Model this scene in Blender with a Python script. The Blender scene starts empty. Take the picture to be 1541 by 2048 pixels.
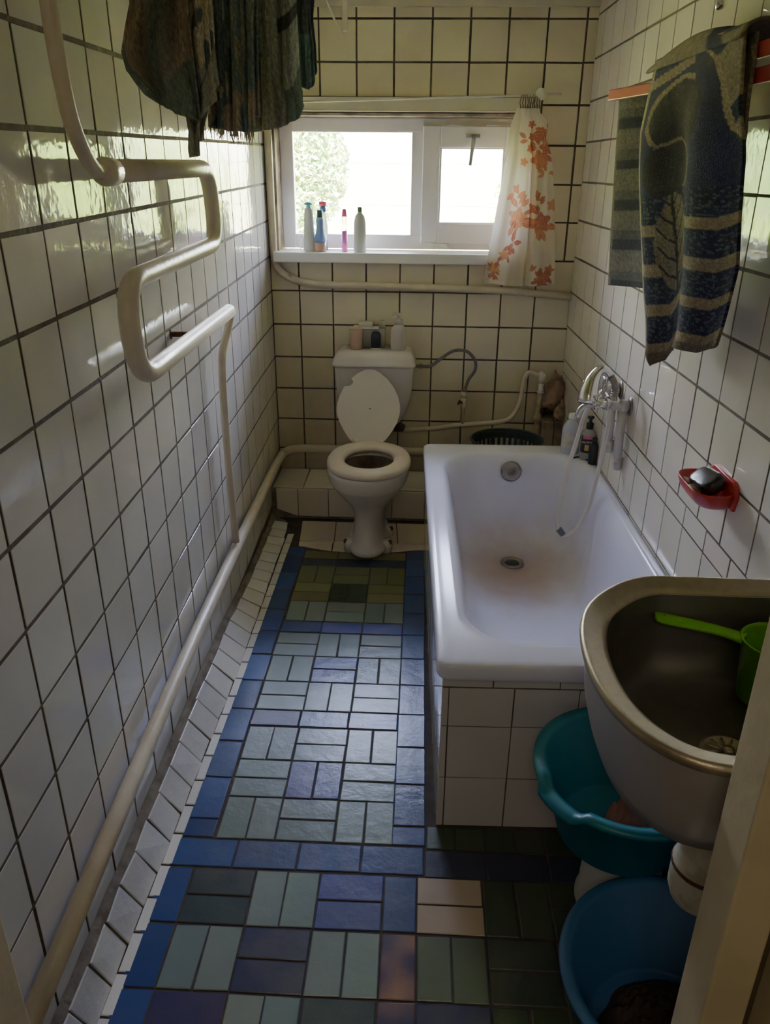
import bpy, math, random
from mathutils import Vector, Matrix, noise
random.seed(7)
PI = math.pi
col = bpy.context.scene.collection
scene = bpy.context.scene

# ------------------------------------------------------------------ helpers
MW = {}
class MB:
    def __init__(s): s.v = []; s.f = []; s.mi = []; s.c = []; s.sm = []
    def add(s, vs, fs, mi=0, c=(1, 1, 1), smooth=False):
        b = len(s.v); s.v += [tuple(p) for p in vs]
        cc = isinstance(c, list)
        s.c += c if cc else [c] * len(vs)
        for f in fs:
            s.f.append([b + i for i in f]); s.mi.append(mi); s.sm.append(smooth)
    def box(s, x0, y0, z0, x1, y1, z1, **k):
        vs = [(x, y, z) for z in (z0, z1) for y in (y0, y1) for x in (x0, x1)]
        s.add(vs, [(0, 2, 3, 1), (4, 5, 7, 6), (0, 1, 5, 4), (2, 6, 7, 3), (0, 4, 6, 2), (1, 3, 7, 5)], **k)
    def rbox(s, x0, y0, z0, x1, y1, z1, r=.005, seg=3, **k):
        # rounded in plan, small chamfer on top and bottom
        rings = []
        for z, i in ((z0, r * .6), (z0 + r * .6, 0), (z1 - r * .6, 0), (z1, r * .6)):
            rings.append(rrect(x0 + i, y0 + i, x1 - i, y1 - i, max(r - i, .0005), z, seg))
        s.loft(rings, **k)
    def loft(s, rings, cap0=True, cap1=True, closed=True, smooth=True, mi=0, c=(1, 1, 1)):
        n = len(rings[0]); vs = [p for r in rings for p in r]; fs = []
        for a in range(len(rings) - 1):
            for i in range(n if closed else n - 1):
                j = (i + 1) % n
                fs.append((a * n + i, a * n + j, (a + 1) * n + j, (a + 1) * n + i))
        if cap0: fs.append(tuple(range(n - 1, -1, -1)))
        if cap1: fs.append(tuple((len(rings) - 1) * n + i for i in range(n)))
        s.add(vs, fs, mi=mi, smooth=smooth, c=c)
    def lathe(s, prof, cx=0, cy=0, z0=0, n=32, axis=(0, 0, 1), rx=1, ry=1, cap=True, **k):
        ax = Vector(axis).normalized(); q = Vector((0, 0, 1)).rotation_difference(ax)
        rings = []
        for r, z in prof:
            ring = []
            for i in range(n):
                a = 2 * PI * i / n
                p = q @ Vector((r * rx * math.cos(a), r * ry * math.sin(a), z))
                ring.append((p.x + cx, p.y + cy, p.z + z0))
            rings.append(ring)
        s.loft(rings, cap0=cap, cap1=cap, **k)
    def tube(s, pts, r, n=12, cap=True, **k):
        pts = [Vector(p) for p in pts]
        rs = r if isinstance(r, (list, tuple)) else [r] * len(pts)
        rings = []; up = None
        for i, p in enumerate(pts):
            t = (pts[min(i + 1, len(pts) - 1)] - pts[max(i - 1, 0)])
            t = t.normalized() if t.length > 1e-9 else Vector((0, 0, 1))
            if up is None:
                up = t.orthogonal().normalized()
            else:
                up = (up - t * up.dot(t))
                up = up.normalized() if up.length > 1e-6 else t.orthogonal().normalized()
            w = t.cross(up)
            rings.append([tuple(p + (up * math.cos(2 * PI * j / n) + w * math.sin(2 * PI * j / n)) * rs[i]) for j in range(n)])
        s.loft(rings, cap0=cap, cap1=cap, **k)
    def quad_slab(s, q, n, th, bev, c=(1, 1, 1), mi=0):
        """q: four corners, raised by th along n with bevelled border."""
        q = [Vector(p) for p in q]; n = Vector(n); ctr = sum(q, Vector()) / 4
        def inset(d):
            out = []
            for i in range(4):
                a = (q[(i + 1) % 4] - q[i]).normalized(); b = (q[i - 1] - q[i]).normalized()
                out.append(q[i] + (a + b) * d)
            return out
        r0 = q; r1 = [p + n * (th * .6) for p in q]; r2 = [p + n * th for p in inset(bev)]
        s.add(r0 + r1 + r2, [(0, 1, 5, 4), (1, 2, 6, 5), (2, 3, 7, 6), (3, 0, 4, 7),
                             (4, 5, 9, 8), (5, 6, 10, 9), (6, 7, 11, 10), (7, 4, 8, 11), (8, 9, 10, 11)], c=c, mi=mi)
    def build(s, name, mats, parent=None, loc=(0, 0, 0), rotz=0, kind=None, solid=0, sub=0, bevel=0, offset=-1):
        me = bpy.data.meshes.new(name)
        if parent is not None:
            M = MW[parent.name]; inv = M.inverted()
            vs = [inv @ Vector(v) for v in s.v]; W = M
        else:
            W = Matrix.Translation(Vector(loc)) @ Matrix.Rotation(rotz, 4, 'Z')
            inv = W.inverted(); vs = [inv @ Vector(v) for v in s.v]
        me.from_pydata([tuple(v) for v in vs], [], s.f)
        if not isinstance(mats, (list, tuple)): mats = [mats]
        for m in mats: me.materials.append(m)
        for p, mi, sm in zip(me.polygons, s.mi, s.sm):
            p.material_index = mi; p.use_smooth = sm
        ca = me.color_attributes.new('Col', 'FLOAT_COLOR', 'POINT')
        for i, c in enumerate(s.c): ca.data[i].color = (c[0], c[1], c[2], 1)
        me.validate(); me.update()
        import bmesh
        bm = bmesh.new(); bm.from_mesh(me); bmesh.ops.recalc_face_normals(bm, faces=bm.faces) if RECALC else None; bm.to_mesh(me); bm.free()
        o = bpy.data.objects.new(name, me); col.objects.link(o)
        if parent is not None: o.parent = parent
        else: o.matrix_world = W
        MW[o.name] = W
        if kind: o['kind'] = kind
        if bevel:
            m = o.modifiers.new('b', 'BEVEL'); m.width = bevel; m.segments = 3; m.limit_method = 'ANGLE'; m.angle_limit = .6
        if solid:
            m = o.modifiers.new('s', 'SOLIDIFY'); m.thickness = solid; m.offset = offset
        if sub:
            m = o.modifiers.new('u', 'SUBSURF'); m.levels = sub; m.render_levels = sub
        return o
RECALC = True

def rrect(x0, y0, x1, y1, r, z, seg=6):
    out = []
    for cx, cy, a0 in ((x1 - r, y1 - r, 0), (x0 + r, y1 - r, 90), (x0 + r, y0 + r, 180), (x1 - r, y0 + r, 270)):
        for i in range(seg + 1):
            a = math.radians(a0 + 90 * i / seg)
            out.append((cx + r * math.cos(a), cy + r * math.sin(a), z))
    return out
def smooth(pts, n=8, closed=False):
    P = [Vector(p) for p in pts]; out = []; m = len(P)
    rng = range(m) if closed else range(m - 1)
    for i in rng:
        if closed: p0, p1, p2, p3 = P[(i - 1) % m], P[i], P[(i + 1) % m], P[(i + 2) % m]
        else: p0, p1, p2, p3 = P[max(i - 1, 0)], P[i], P[i + 1], P[min(i + 2, m - 1)]
        for k in range(n):
            t = k / n
            out.append(.5 * ((2 * p1) + (p2 - p0) * t + (2 * p0 - 5 * p1 + 4 * p2 - p3) * t * t + (3 * p1 - 3 * p2 + p3 - p0) * t ** 3))
    if not closed: out.append(P[-1])
    return out
def fillet(pts, r, n=6):
    """polyline with rounded corners"""
    P = [Vector(p) for p in pts]; out = [P[0]]
    for i in range(1, len(P) - 1):
        rr = r[i - 1] if isinstance(r, (list, tuple)) else r
        a = (P[i - 1] - P[i]); b = (P[i + 1] - P[i])
        d = min(rr, a.length * .5, b.length * .5)
        A = P[i] + a.normalized() * d; B = P[i] + b.normalized() * d
        for k in range(n + 1):
            t = k / n
            out.append(A * (1 - t) ** 2 + P[i] * 2 * t * (1 - t) + B * t * t)
    out.append(P[-1]); return out
def lerp(a, b, t): return a + (b - a) * t
def interp(tab, x):
    if x <= tab[0][0]: return tab[0][1]
    for (a, va), (b, vb) in zip(tab, tab[1:]):
        if x <= b: return lerp(va, vb, (x - a) / (b - a))
    return tab[-1][1]
def vary(c, a=.05, h=.02):
    k = 1 + random.uniform(-a, a)
    return tuple(max(0, x * k * (1 + random.uniform(-h, h))) for x in c)
def tag(o, label, cat, group=None):
    o['label'] = label; o['category'] = cat
    if group: o['group'] = group
    return o
def thing(name, label, cat, loc=(0, 0, 0), rotz=0, group=None):
    o = bpy.data.objects.new(name, None); col.objects.link(o)
    o.empty_display_size = .05
    W = Matrix.Translation(Vector(loc)) @ Matrix.Rotation(rotz, 4, 'Z')
    o.matrix_world = W; MW[o.name] = W
    return tag(o, label, cat, group)

# ------------------------------------------------------------------ materials
def newmat(name):
    m = bpy.data.materials.new(name); m.use_nodes = True
    nt = m.node_tree; return m, nt, nt.nodes['Principled BSDF']
def mat(name, c, rough=.5, metal=0, attr=False, noise_s=0, noise_amt=0, noise_c=None, bump=0, bump_s=50,
        coat=0, trans=0, alpha=1, sheen=0, emit=0, spec=.5, ior=1.45, lo=.45, hi=.65):
    m, nt, b = newmat(name); N = nt.nodes; L = nt.links
    b.inputs['Roughness'].default_value = rough; b.inputs['Metallic'].default_value = metal
    b.inputs['Base Color'].default_value = (*c, 1); b.inputs['Coat Weight'].default_value = coat
    b.inputs['Coat Roughness'].default_value = .05
    b.inputs['Transmission Weight'].default_value = trans; b.inputs['Alpha'].default_value = alpha
    b.inputs['Sheen Weight'].default_value = sheen; b.inputs['IOR'].default_value = ior
    b.inputs['Specular IOR Level'].default_value = spec
    src = None
    tc = N.new('ShaderNodeTexCoord')
    if attr:
        a = N.new('ShaderNodeAttribute'); a.attribute_name = 'Col'
        mx = N.new('ShaderNodeMix'); mx.data_type = 'RGBA'; mx.blend_type = 'MULTIPLY'
        mx.inputs[0].default_value = 1; L.new(a.outputs['Color'], mx.inputs[6]); mx.inputs[7].default_value = (*c, 1)
        src = mx.outputs[2]
    if noise_amt:
        n = N.new('ShaderNodeTexNoise'); n.inputs['Scale'].default_value = noise_s; n.inputs['Detail'].default_value = 6
        L.new(tc.outputs['Object'], n.inputs['Vector'])
        r = N.new('ShaderNodeMapRange'); r.inputs[1].default_value = lo; r.inputs[2].default_value = hi
        r.inputs[4].default_value = noise_amt; L.new(n.outputs['Fac'], r.inputs[0])
        mx2 = N.new('ShaderNodeMix'); mx2.data_type = 'RGBA'; L.new(r.outputs[0], mx2.inputs[0])
        if src: L.new(src, mx2.inputs[6])
        else: mx2.inputs[6].default_value = (*c, 1)
        mx2.inputs[7].default_value = (*(noise_c or (0, 0, 0)), 1); src = mx2.outputs[2]
    if src: L.new(src, b.inputs['Base Color'])
    if emit:
        b.inputs['Emission Strength'].default_value = emit; b.inputs['Emission Color'].default_value = (*c, 1)
    if bump:
        n = N.new('ShaderNodeTexNoise'); n.inputs['Scale'].default_value = bump_s; n.inputs['Detail'].default_value = 3
        L.new(tc.outputs['Object'], n.inputs['Vector'])
        bu = N.new('ShaderNodeBump'); bu.inputs['Strength'].default_value = 1; bu.inputs['Distance'].default_value = bump
        L.new(n.outputs['Fac'], bu.inputs['Height']); L.new(bu.outputs[0], b.inputs['Normal'])
    return m
def tile_mat(name, base, rough, dirt_z=None, bump=.0012, bs=9, dirt=(.16, .11, .06)):
    """glazed tile: per-tile tint, wavy glaze, soiling that grows towards the floor"""
    m, nt, b = newmat(name); N = nt.nodes; L = nt.links
    b.inputs['Roughness'].default_value = rough; b.inputs['IOR'].default_value = 1.5
    tc = N.new('ShaderNodeTexCoord'); a = N.new('ShaderNodeAttribute'); a.attribute_name = 'Col'
    mx = N.new('ShaderNodeMix'); mx.data_type = 'RGBA'; mx.blend_type = 'MULTIPLY'; mx.inputs[0].default_value = 1
    L.new(a.outputs['Color'], mx.inputs[6]); mx.inputs[7].default_value = (*base, 1); src = mx.outputs[2]
    n1 = N.new('ShaderNodeTexNoise'); n1.inputs['Scale'].default_value = 3.5; n1.inputs['Detail'].default_value = 8
    L.new(tc.outputs['Object'], n1.inputs['Vector'])
    r1 = N.new('ShaderNodeMapRange'); r1.inputs[1].default_value = .45; r1.inputs[2].default_value = .8; r1.inputs[4].default_value = .3
    L.new(n1.outputs['Fac'], r1.inputs[0]); fac = r1.outputs[0]
    if dirt_z:
        sx = N.new('ShaderNodeSeparateXYZ'); L.new(tc.outputs['Object'], sx.inputs[0])
        rz = N.new('ShaderNodeMapRange'); rz.inputs[1].default_value = dirt_z[1]; rz.inputs[2].default_value = dirt_z[0]
        rz.inputs[3].default_value = 0; rz.inputs[4].default_value = 1; L.new(sx.outputs[2], rz.inputs[0])
        mm = N.new('ShaderNodeMath'); mm.operation = 'MULTIPLY'; L.new(rz.outputs[0], mm.inputs[0])
        ra = N.new('ShaderNodeMapRange'); ra.inputs[1].default_value = .3; ra.inputs[2].default_value = .7; ra.inputs[3].default_value = .25
        L.new(n1.outputs['Fac'], ra.inputs[0]); L.new(ra.outputs[0], mm.inputs[1])
        ad = N.new('ShaderNodeMath'); ad.operation = 'MAXIMUM'; L.new(mm.outputs[0], ad.inputs[0]); L.new(fac, ad.inputs[1]); fac = ad.outputs[0]
    mx2 = N.new('ShaderNodeMix'); mx2.data_type = 'RGBA'; L.new(fac, mx2.inputs[0]); L.new(src, mx2.inputs[6])
    mx2.inputs[7].default_value = (*dirt, 1); L.new(mx2.outputs[2], b.inputs['Base Color'])
    n = N.new('ShaderNodeTexNoise'); n.inputs['Scale'].default_value = bs; n.inputs['Detail'].default_value = 4; n.inputs['Roughness'].default_value = .6
    L.new(tc.outputs['Object'], n.inputs['Vector'])
    bu = N.new('ShaderNodeBump'); bu.inputs['Distance'].default_value = bump; L.new(n.outputs['Fac'], bu.inputs['Height']); L.new(bu.outputs[0], b.inputs['Normal'])
    return m

M_tileL = tile_mat('wall_tile_left', (.70, .67, .61), .06, bump=.0022, bs=7, dirt=(.45, .40, .33))
M_tileB = tile_mat('wall_tile_back', (.76, .69, .50), .2, (0.05, 1.05), bump=.001, dirt=(.30, .22, .13))
M_tileR = tile_mat('wall_tile_right', (.72, .67, .57), .07, bump=.0015, bs=7, dirt=(.5, .44, .34))
M_tileF = tile_mat('floor_tile_glaze', (1, 1, 1), .27, bump=.0014, bs=24, dirt=(.10, .10, .08))
M_tileW = tile_mat('white_floor_tile', (.78, .75, .70), .25, bump=.003, bs=20, dirt=(.42, .38, .30))
M_grout = mat('grout_dark', (.07, .055, .04), .9, noise_s=30, noise_amt=.6, noise_c=(.16, .12, .08), bump=.002, bump_s=80)
M_groutR = mat('grout_brown', (.10, .075, .05), .9, noise_s=20, noise_amt=.6, noise_c=(.2, .15, .1), bump=.002, bump_s=80)
M_mortar = mat('mortar_grey', (.26, .22, .17), .95, noise_s=18, noise_amt=.7, noise_c=(.12, .09, .06), bump=.006, bump_s=40)
M_plaster = mat('ceiling_paint', (.72, .67, .53), .8, noise_s=4, noise_amt=.4, noise_c=(.5, .45, .33), bump=.002, bump_s=20)
M_cream = mat('cream_paint', (.62, .53, .33), .45, noise_s=9, noise_amt=.35, noise_c=(.4, .33, .2), bump=.0015, bump_s=30)
M_gap = mat('gap_shade_and_wood', (.10, .07, .035), .7, noise_s=8, noise_amt=.5, noise_c=(.05, .035, .02), bump=.002)  # dark brown for the corridor floor and the shade in the jamb gap
M_pipe = mat('cream_pipe_paint', (.66, .58, .45), .3, noise_s=14, noise_amt=.3, noise_c=(.45, .36, .25), bump=.0012, bump_s=45)
M_pipeD = mat('soiled_pipe_paint', (.40, .31, .22), .5, noise_s=12, noise_amt=.7, noise_c=(.15, .10, .07), bump=.003, bump_s=50)
M_upvc = mat('white_window_plastic', (.92, .89, .90), .35, noise_s=6, noise_amt=.15, noise_c=(.6, .56, .5))
M_ceram = mat('toilet_ceramic', (.66, .62, .58), .18, noise_s=5, noise_amt=.25, noise_c=(.5, .42, .34))
M_bowl_in = mat('bowl_dark_brown', (.25, .18, .12), .3, noise_s=14, noise_amt=.8, noise_c=(.06, .045, .035))  # dark brown with near-black blotches inside the bowl
M_seat = mat('seat_plastic', (.70, .61, .50), .35, noise_s=8, noise_amt=.3, noise_c=(.5, .38, .26))
M_lid = mat('lid_plastic', (.62, .57, .52), .4, noise_s=4, noise_amt=.15, noise_c=(.5, .44, .36))
M_chrome = mat('chrome', (.75, .74, .72), .12, 1, noise_s=20, noise_amt=.3, noise_c=(.35, .32, .28))
M_dullsteel = mat('stained_steel', (.30, .27, .24), .35, .8, noise_s=30, noise_amt=.6, noise_c=(.12, .08, .05))
M_black = mat('black_plastic', (.012, .012, .013), .35)
M_rust = mat('rust', (.12, .04, .02), .9, noise_s=60, noise_amt=.7, noise_c=(.05, .02, .01), bump=.003)

# ------------------------------------------------------------------ walls
AL, AR = .0166, .0215
def fL(off, d, z):      # left wall frame: off from wall, d = distance towards the door
    return (.002 + off * math.cos(AL) + AL * d, -d + AL * off, z)
def fR(off, d, z):
    return (1.364 - off + AR * d, -d - AR * off * 0, z)
ZT = .865; PZ = .1518; PX = .153
CEIL = 2.14

def tiles(mb, us, vs_, fn, n, hole=None, th=.0016, gap=.0046, bev=.0003, tilt=.0006, mi=0, drop=0, tint=(1, 1, 1), flip=False, va=.05):
    for a in range(len(us) - 1):
        for b in range(len(vs_) - 1):
            rects = [(us[a], us[a + 1], vs_[b], vs_[b + 1])]
            if hole:
                hu0, hu1, hv0, hv1 = hole; out = []
                for (u0, u1, v0, v1) in rects:
                    if u1 <= hu0 or u0 >= hu1 or v1 <= hv0 or v0 >= hv1: out.append((u0, u1, v0, v1)); continue
                    if u0 < hu0: out.append((u0, hu0, v0, v1))
                    if u1 > hu1: out.append((hu1, u1, v0, v1))
                    if v0 < hv0: out.append((max(u0, hu0), min(u1, hu1), v0, hv0))
                    if v1 > hv1: out.append((max(u0, hu0), min(u1, hu1), hv1, v1))
                rects = out
            for (u0, u1, v0, v1) in rects:
                j = lambda: random.uniform(-.0006, .0006)
                g0, g1, g2, g3 = (gap + random.uniform(-.0006, .0012) for _ in range(4))
                U0, U1, V0, V1 = u0 + g0 * .6, u1 - g1 * .6, v0 + g2 * .6, v1 - g3 * .6
                if U1 - U0 < .008 or V1 - V0 < .008: continue
                if random.random() < drop: continue
                q = [fn(U0 + j(), V0 + j(), random.uniform(0, tilt)), fn(U1 + j(), V0 + j(), random.uniform(0, tilt)),
                     fn(U1 + j(), V1 + j(), random.uniform(0, tilt)), fn(U0 + j(), V1 + j(), random.uniform(0, tilt))]
                if flip: q = q[::-1]
                mb.quad_slab(q, n, th, bev, c=vary(tint, va, .02), mi=mi)

# back wall (opening for the window)
WX0, WX1, WZ0, WZ1 = .035, 1.135, 1.16, 1.735
mb = MB()
for (x0, x1, z0, z1) in ((-.06, 1.45, -.05, WZ0), (-.06, WX0, WZ0, WZ1), (WX1, 1.45, WZ0, WZ1), (-.06, 1.45, WZ1, CEIL + .05)):
    mb.box(x0, 0, z0, x1, .16, z1, mi=1)
fB = lambda u, v, o: (u, -o, v)
rows = [ZT + PZ * j for j in range(-6, 9)] + [CEIL]
lo_rows = [r for r in rows if r < 1.12] + [1.16]
up_rows = [1.16] + [r for r in rows if r > 1.2]
lo_cols = [.004] + [(.8688 + i) * PX for i in range(9)]; lo_cols = [c for c in lo_cols if c < 1.35] + [1.366]
up_cols = [.004] + [(.6236 + i) * PX for i in range(9)]; up_cols = [c for c in up_cols if c < 1.35] + [1.372]
lo_rows = [r for r in lo_rows if r > .1]
tiles(mb, lo_cols, lo_rows, fB, (0, -1, 0), gap=.006)
tiles(mb, up_cols, up_rows, fB, (0, -1, 0), gap=.006, hole=(WX0 - .01, (.6236 + 7) * PX, 1.0, 1.80))
mb.build('wall_back', [M_tileB, M_grout], kind='structure')

# left wall
mb = MB()
P = [fL(0, -.05, -.05), fL(0, 3.4, -.05), fL(0, 3.4, CEIL + .05), fL(0, -.05, CEIL + .05)]
Q = [fL(-.12, -.05, -.05), fL(-.12, 3.4, -.05), fL(-.12, 3.4, CEIL + .05), fL(-.12, -.05, CEIL + .05)]
mb.add(P + Q, [(0, 1, 2, 3), (4, 7, 6, 5), (0, 4, 5, 1), (3, 2, 6, 7), (1, 5, 6, 2), (0, 3, 7, 4)], mi=1)
us = [0] + [(.787 + i) * PX for i in range(20)]; us = [u for u in us if u < 2.9] + [2.93]
vs_ = [ZT - .004 + PZ * j for j in range(-6, 9)]
vs_ = [.06] + [v for v in vs_ if v > .1] + [2.138]
def fnL(u, v, o):
    k = 1 if .1 < v < 2.13 else 0
    return fL(o, u, v - .0124 * u * k)
tiles(mb, us, vs_, fnL, (1, 0, 0), tilt=.0011, gap=.0072)
mb.build('wall_left', [M_tileL, M_groutR], kind='structure')

# right wall
mb = MB()
P = [fR(0, -.05, -.05), fR(0, 3.4, -.05), fR(0, 3.4, CEIL + .05), fR(0, -.05, CEIL + .05)]
Q = [fR(-.12, -.05, -.05), fR(-.12, 3.4, -.05), fR(-.12, 3.4, CEIL + .05), fR(-.12, -.05, CEIL + .05)]
mb.add(P + Q, [(0, 3, 2, 1), (4, 5, 6, 7), (0, 1, 5, 4), (3, 7, 6, 2), (1, 2, 6, 5), (0, 4, 7, 3)], mi=1)
us = [0] + [(.8437 + i) * PX for i in range(20)]; us = [u for u in us if u < 2.92] + [2.93]
vs_ = [ZT + .012 + PZ * j for j in range(-1, 9)] + [2.138]
fnR = lambda u, v, o: fR(o, u, v + (.0027 * u if v < 2.13 else 0))
tiles(mb, us, vs_, fnR, (-1, 0, 0), tilt=.0009, flip=True, gap=.0058)
us2 = [0] + [(.30 + i) * PX for i in range(20)]; us2 = [u for u in us2 if u < 2.92] + [2.93]
tiles(mb, us2, [.665, ZT + .012 - PZ], fnR, (-1, 0, 0), flip=True)
tiles(mb, us2, [.50, .665], fnR, (-1, 0, 0), flip=True)
tiles(mb, us2, [.05, .2, .35, .5], fnR, (-1, 0, 0), flip=True)
mb.build('wall_right', [M_tileR, M_groutR], kind='structure')

# ceiling, front wall with doorway, corridor around the camera
mb = MB(); mb.box(-.2, -3.1, CEIL, 1.6, .16, CEIL + .1); mb.build('ceiling', M_plaster, kind='structure')
DX0, DX1, DY0, DY1 = .10, 1.062, -2.98, -2.93
mb = MB()
mb.box(-.1, -3.06, -.05, DX0 - .0, -2.93, CEIL + .05); mb.box(1.14, -3.06, -.05, 1.55, -2.93, CEIL + .05)
mb.box(DX0, -3.06, 2.02, 1.14, -2.93, CEIL + .05)
mb.build('wall_front', M_cream, kind='structure')
f = MB()
f.box(DX1, DY0 - .01, 0, 1.115, DY1 + .012, 2.02)
f.box(1.115, -2.962, 0, 1.14, DY1, 2.02, mi=1)  # dark strip paints in the shaded gap beside the jamb
f.box(DX0, DY0 - .01, 0, .137, DY1 + .012, 2.02)
f.box(.137, DY0 - .01, 1.97, DX1, DY1 + .012, 2.02)
f.build('door_1', [M_cream, M_gap], kind='structure', bevel=.004)
mb = MB(); mb.box(-1.2, -5.2, -.1, 2.6, -2.93, -.012); mb.build('floor_corridor', M_gap, kind='structure')
mb = MB(); mb.box(-1.2, -5.2, 2.4, 2.6, -3.06, 2.5); mb.build('ceiling_corridor', M_plaster, kind='structure')
mb = MB()
mb.box(-1.3, -5.2, -.1, -1.2, -3.06, 2.5); mb.box(2.6, -5.2, -.1, 2.7, -3.06, 2.5); mb.box(-1.3, -5.3, -.1, 2.7, -5.2, 2.5)
mb.box(-1.3, -3.1, -.1, -.1, -3.06, 2.5); mb.box(1.55, -3.1, -.1, 2.7, -3.06, 2.5); mb.box(-.1, -3.1, CEIL, 1.55, -3.06, 2.5)
mb.build('wall_corridor', M_cream, kind='structure')

# ------------------------------------------------------------------ floor
mb = MB()
mb.box(-.1, -3.06, -.1, 1.5, .16, -.002, mi=1)
G = [(.18, .235, .21), (.20, .25, .22), (.165, .215, .20), (.195, .235, .215)]
OL = [(.16, .17, .07), (.19, .19, .08), (.145, .16, .07)]
BL = [(.025, .06, .20), (.03, .07, .23), (.02, .05, .17)]
VI = [(.05, .06, .25), (.06, .055, .22), (.045, .065, .27)]
NV = [(.028, .03, .085), (.035, .03, .10)]
TE = [(.03, .05, .055), (.035, .055, .06)]
DG = [(.03, .05, .025), (.04, .06, .03)]
BE = [(.42, .33, .25), (.40, .31, .22)]
def brick(x0, y0, x1, y1, pal, worn=0, gap=.0022):
    c = vary(random.choice(pal), .12, .05)
    x0, x1 = sorted((x0, x1)); y0, y1 = sorted((y0, y1))
    g = gap; jj = lambda: random.uniform(-.0012, .0012)
    A = [(x0 + g + jj(), y0 + g + jj()), (x1 - g + jj(), y0 + g + jj()), (x1 - g + jj(), y1 - g + jj()), (x0 + g + jj(), y1 - g + jj())]
    nx = max(2, int((x1 - x0) / .012)); ny = max(2, int((y1 - y0) / .012)); h = random.uniform(0, .0008)
    vs, cs, fs = [], [], []
    for j in range(ny + 1):
        for i in range(nx + 1):
            u, v = i / nx, j / ny
            px = lerp(lerp(A[0][0], A[1][0], u), lerp(A[3][0], A[2][0], u), v)
            py = lerp(lerp(A[0][1], A[1][1], u), lerp(A[3][1], A[2][1], u), v)
            edge = i in (0, nx) or j in (0, ny)
            vs.append((px, py, -.0008 if edge else h))
            e = min(i, nx - i) * j * (ny - j) == 0 or edge
            n_ = noise.noise(Vector((px * 14, py * 14, 3)))
            w = max(0, worn * (1.2 * (1 if edge else .0) + n_ * 1.6))
            w = min(1, w)
            d = tuple(lerp(a, b, w) for a, b in zip(c, (.33, .15, .10)))
            cs.append(d)
    # border inset verts: pull second ring close to edge for a small bevel
    for j in range(ny + 1):
        for i in range(nx + 1):
            k = j * (nx + 1) + i
            if 0 < i < nx and 0 < j < ny:
                x, y, z = vs[k]
                if i == 1: x = vs[k - 1][0] + .002
                if i == nx - 1: x = vs[k + 1][0] - .002
                if j == 1: y = vs[k - nx - 1][1] + .002
                if j == ny - 1: y = vs[k + nx + 1][1] - .002
                vs[k] = (x, y, z)
    for j in range(ny):
        for i in range(nx):
            a = j * (nx + 1) + i; fs.append((a, a + 1, a + nx + 2, a + nx + 1))
    mb.add(vs, fs, c=cs, smooth=False)
def blk(x, y, w, h, kind, pal, worn=0):   # x,y = far-left corner; grows +x, -y
    if kind == 'V': brick(x, y, x + w / 2, y - h, pal, worn); brick(x + w / 2, y, x + w, y - h, pal, worn)
    else: brick(x, y, x + w, y - h / 2, pal, worn); brick(x, y - h / 2, x + w, y - h, pal, worn)
X0 = .212; BW = .1475
# between the toilet and the first stripe
y = -.615
for i in range(3): brick(X0 + i * BW, y, X0 + (i + 1) * BW, y - .07, OL)
brick(X0 - .075, -.58, X0, -.67, BL); brick(X0 + 3 * BW, -.58, .735, -.67, BL)
for i in range(3): brick(X0 + i * BW, -.685, X0 + (i + 1) * BW, -.752, [(.03, .045, .07)])
rowsA = [('VHV', [OL, OL, OL]), ('HVH', [OL, DG, OL]), ('VHV', [G, G, G])]
y = -.755; hh = .1445
for pat, pl in rowsA:
    for i in range(3): blk(X0 + i * BW, y, BW, hh, pat[i], pl[i])
    y -= hh
for i in range(3): brick(X0 - .004 + i * (BW + .001), -1.19, X0 - .003 + (i + 1) * (BW + .001), -1.265, VI if i else BL, .15 if i == 2 else 0)
def three(y, h, rows_):
    for pat, pl in rows_:
        for i in range(3): blk(X0 - .004 + i * (BW + .001), y, BW + .001, h, pat[i], pl[i])
        y -= h
three(-1.267, .146, [('HVH', [G, G, G]), ('VHV', [G, VI, G]), ('HVH', [G, G, G])])
for i in range(3): brick(X0 - .008 + i * (BW + .001), -1.706, X0 - .007 + (i + 1) * (BW + .001), -1.782, [NV, BL, VI][i], .25 if i == 2 else 0)
three(-1.784, .143, [('VHV', [G, G, G]), ('HVH', [G, VI, G]), ('VHV', [G, G, G])])
# side borders
yy = -.67
while yy > -2.2:
    e = max(yy - .148, -2.212)
    sh = interp([(0.6, .0), (2.2, -.014)], -yy)
    brick(.136 + sh, yy, X0 - .002 + sh * .6, e, BL, .03)
    brick(X0 + 3 * BW - .002 + sh * .3, yy, .735, e, BL, .1 if yy < -1.9 else .02)
    yy -= .148
# wide stripe and the front field
xs = .115
for i in range(4):
    brick(xs, -2.214, xs + .154, -2.300, BL if i != 1 else [(.03, .055, .16)], .12 if i else .02); xs += .154
for i in range(5): brick(xs, -2.222, xs + .15, -2.305, [(.02, .025, .05)]); xs += .15
for i in range(9): brick(.735 + i * .074, -2.145, .735 + (i + 1) * .074, -2.22, DG)
sb = .105
def front(y, h, left, cells):
    brick(sb, y, sb + .075, y - h, BL, .03)
    x = sb + .075
    for kind, pal, w, worn in cells:
        if kind == 'S': brick(x, y, x + w, y - h, pal, worn)
        else: blk(x, y, w, h, kind, pal, worn)
        x += w
W_ = .152
front(-2.303, .15, 0, [('H', TE, W_, .05), ('V', G, W_, 0), ('H', VI, W_, .05), ('S', BL, .078, .1), ('H', BE, W_, 0), ('V', DG, W_, 0), ('H', DG, W_, 0), ('V', DG, W_, 0)])
front(-2.455, .15, 0, [('V', G, W_, 0), ('H', NV, W_, .06), ('V', G, W_, 0), ('S', NV, .078, .8), ('V', [(.10, .13, .08)], W_, 0), ('H', [(.03, .04, .03)], W_, 0), ('V', DG, W_, 0), ('H', DG, W_, 0)])
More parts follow.
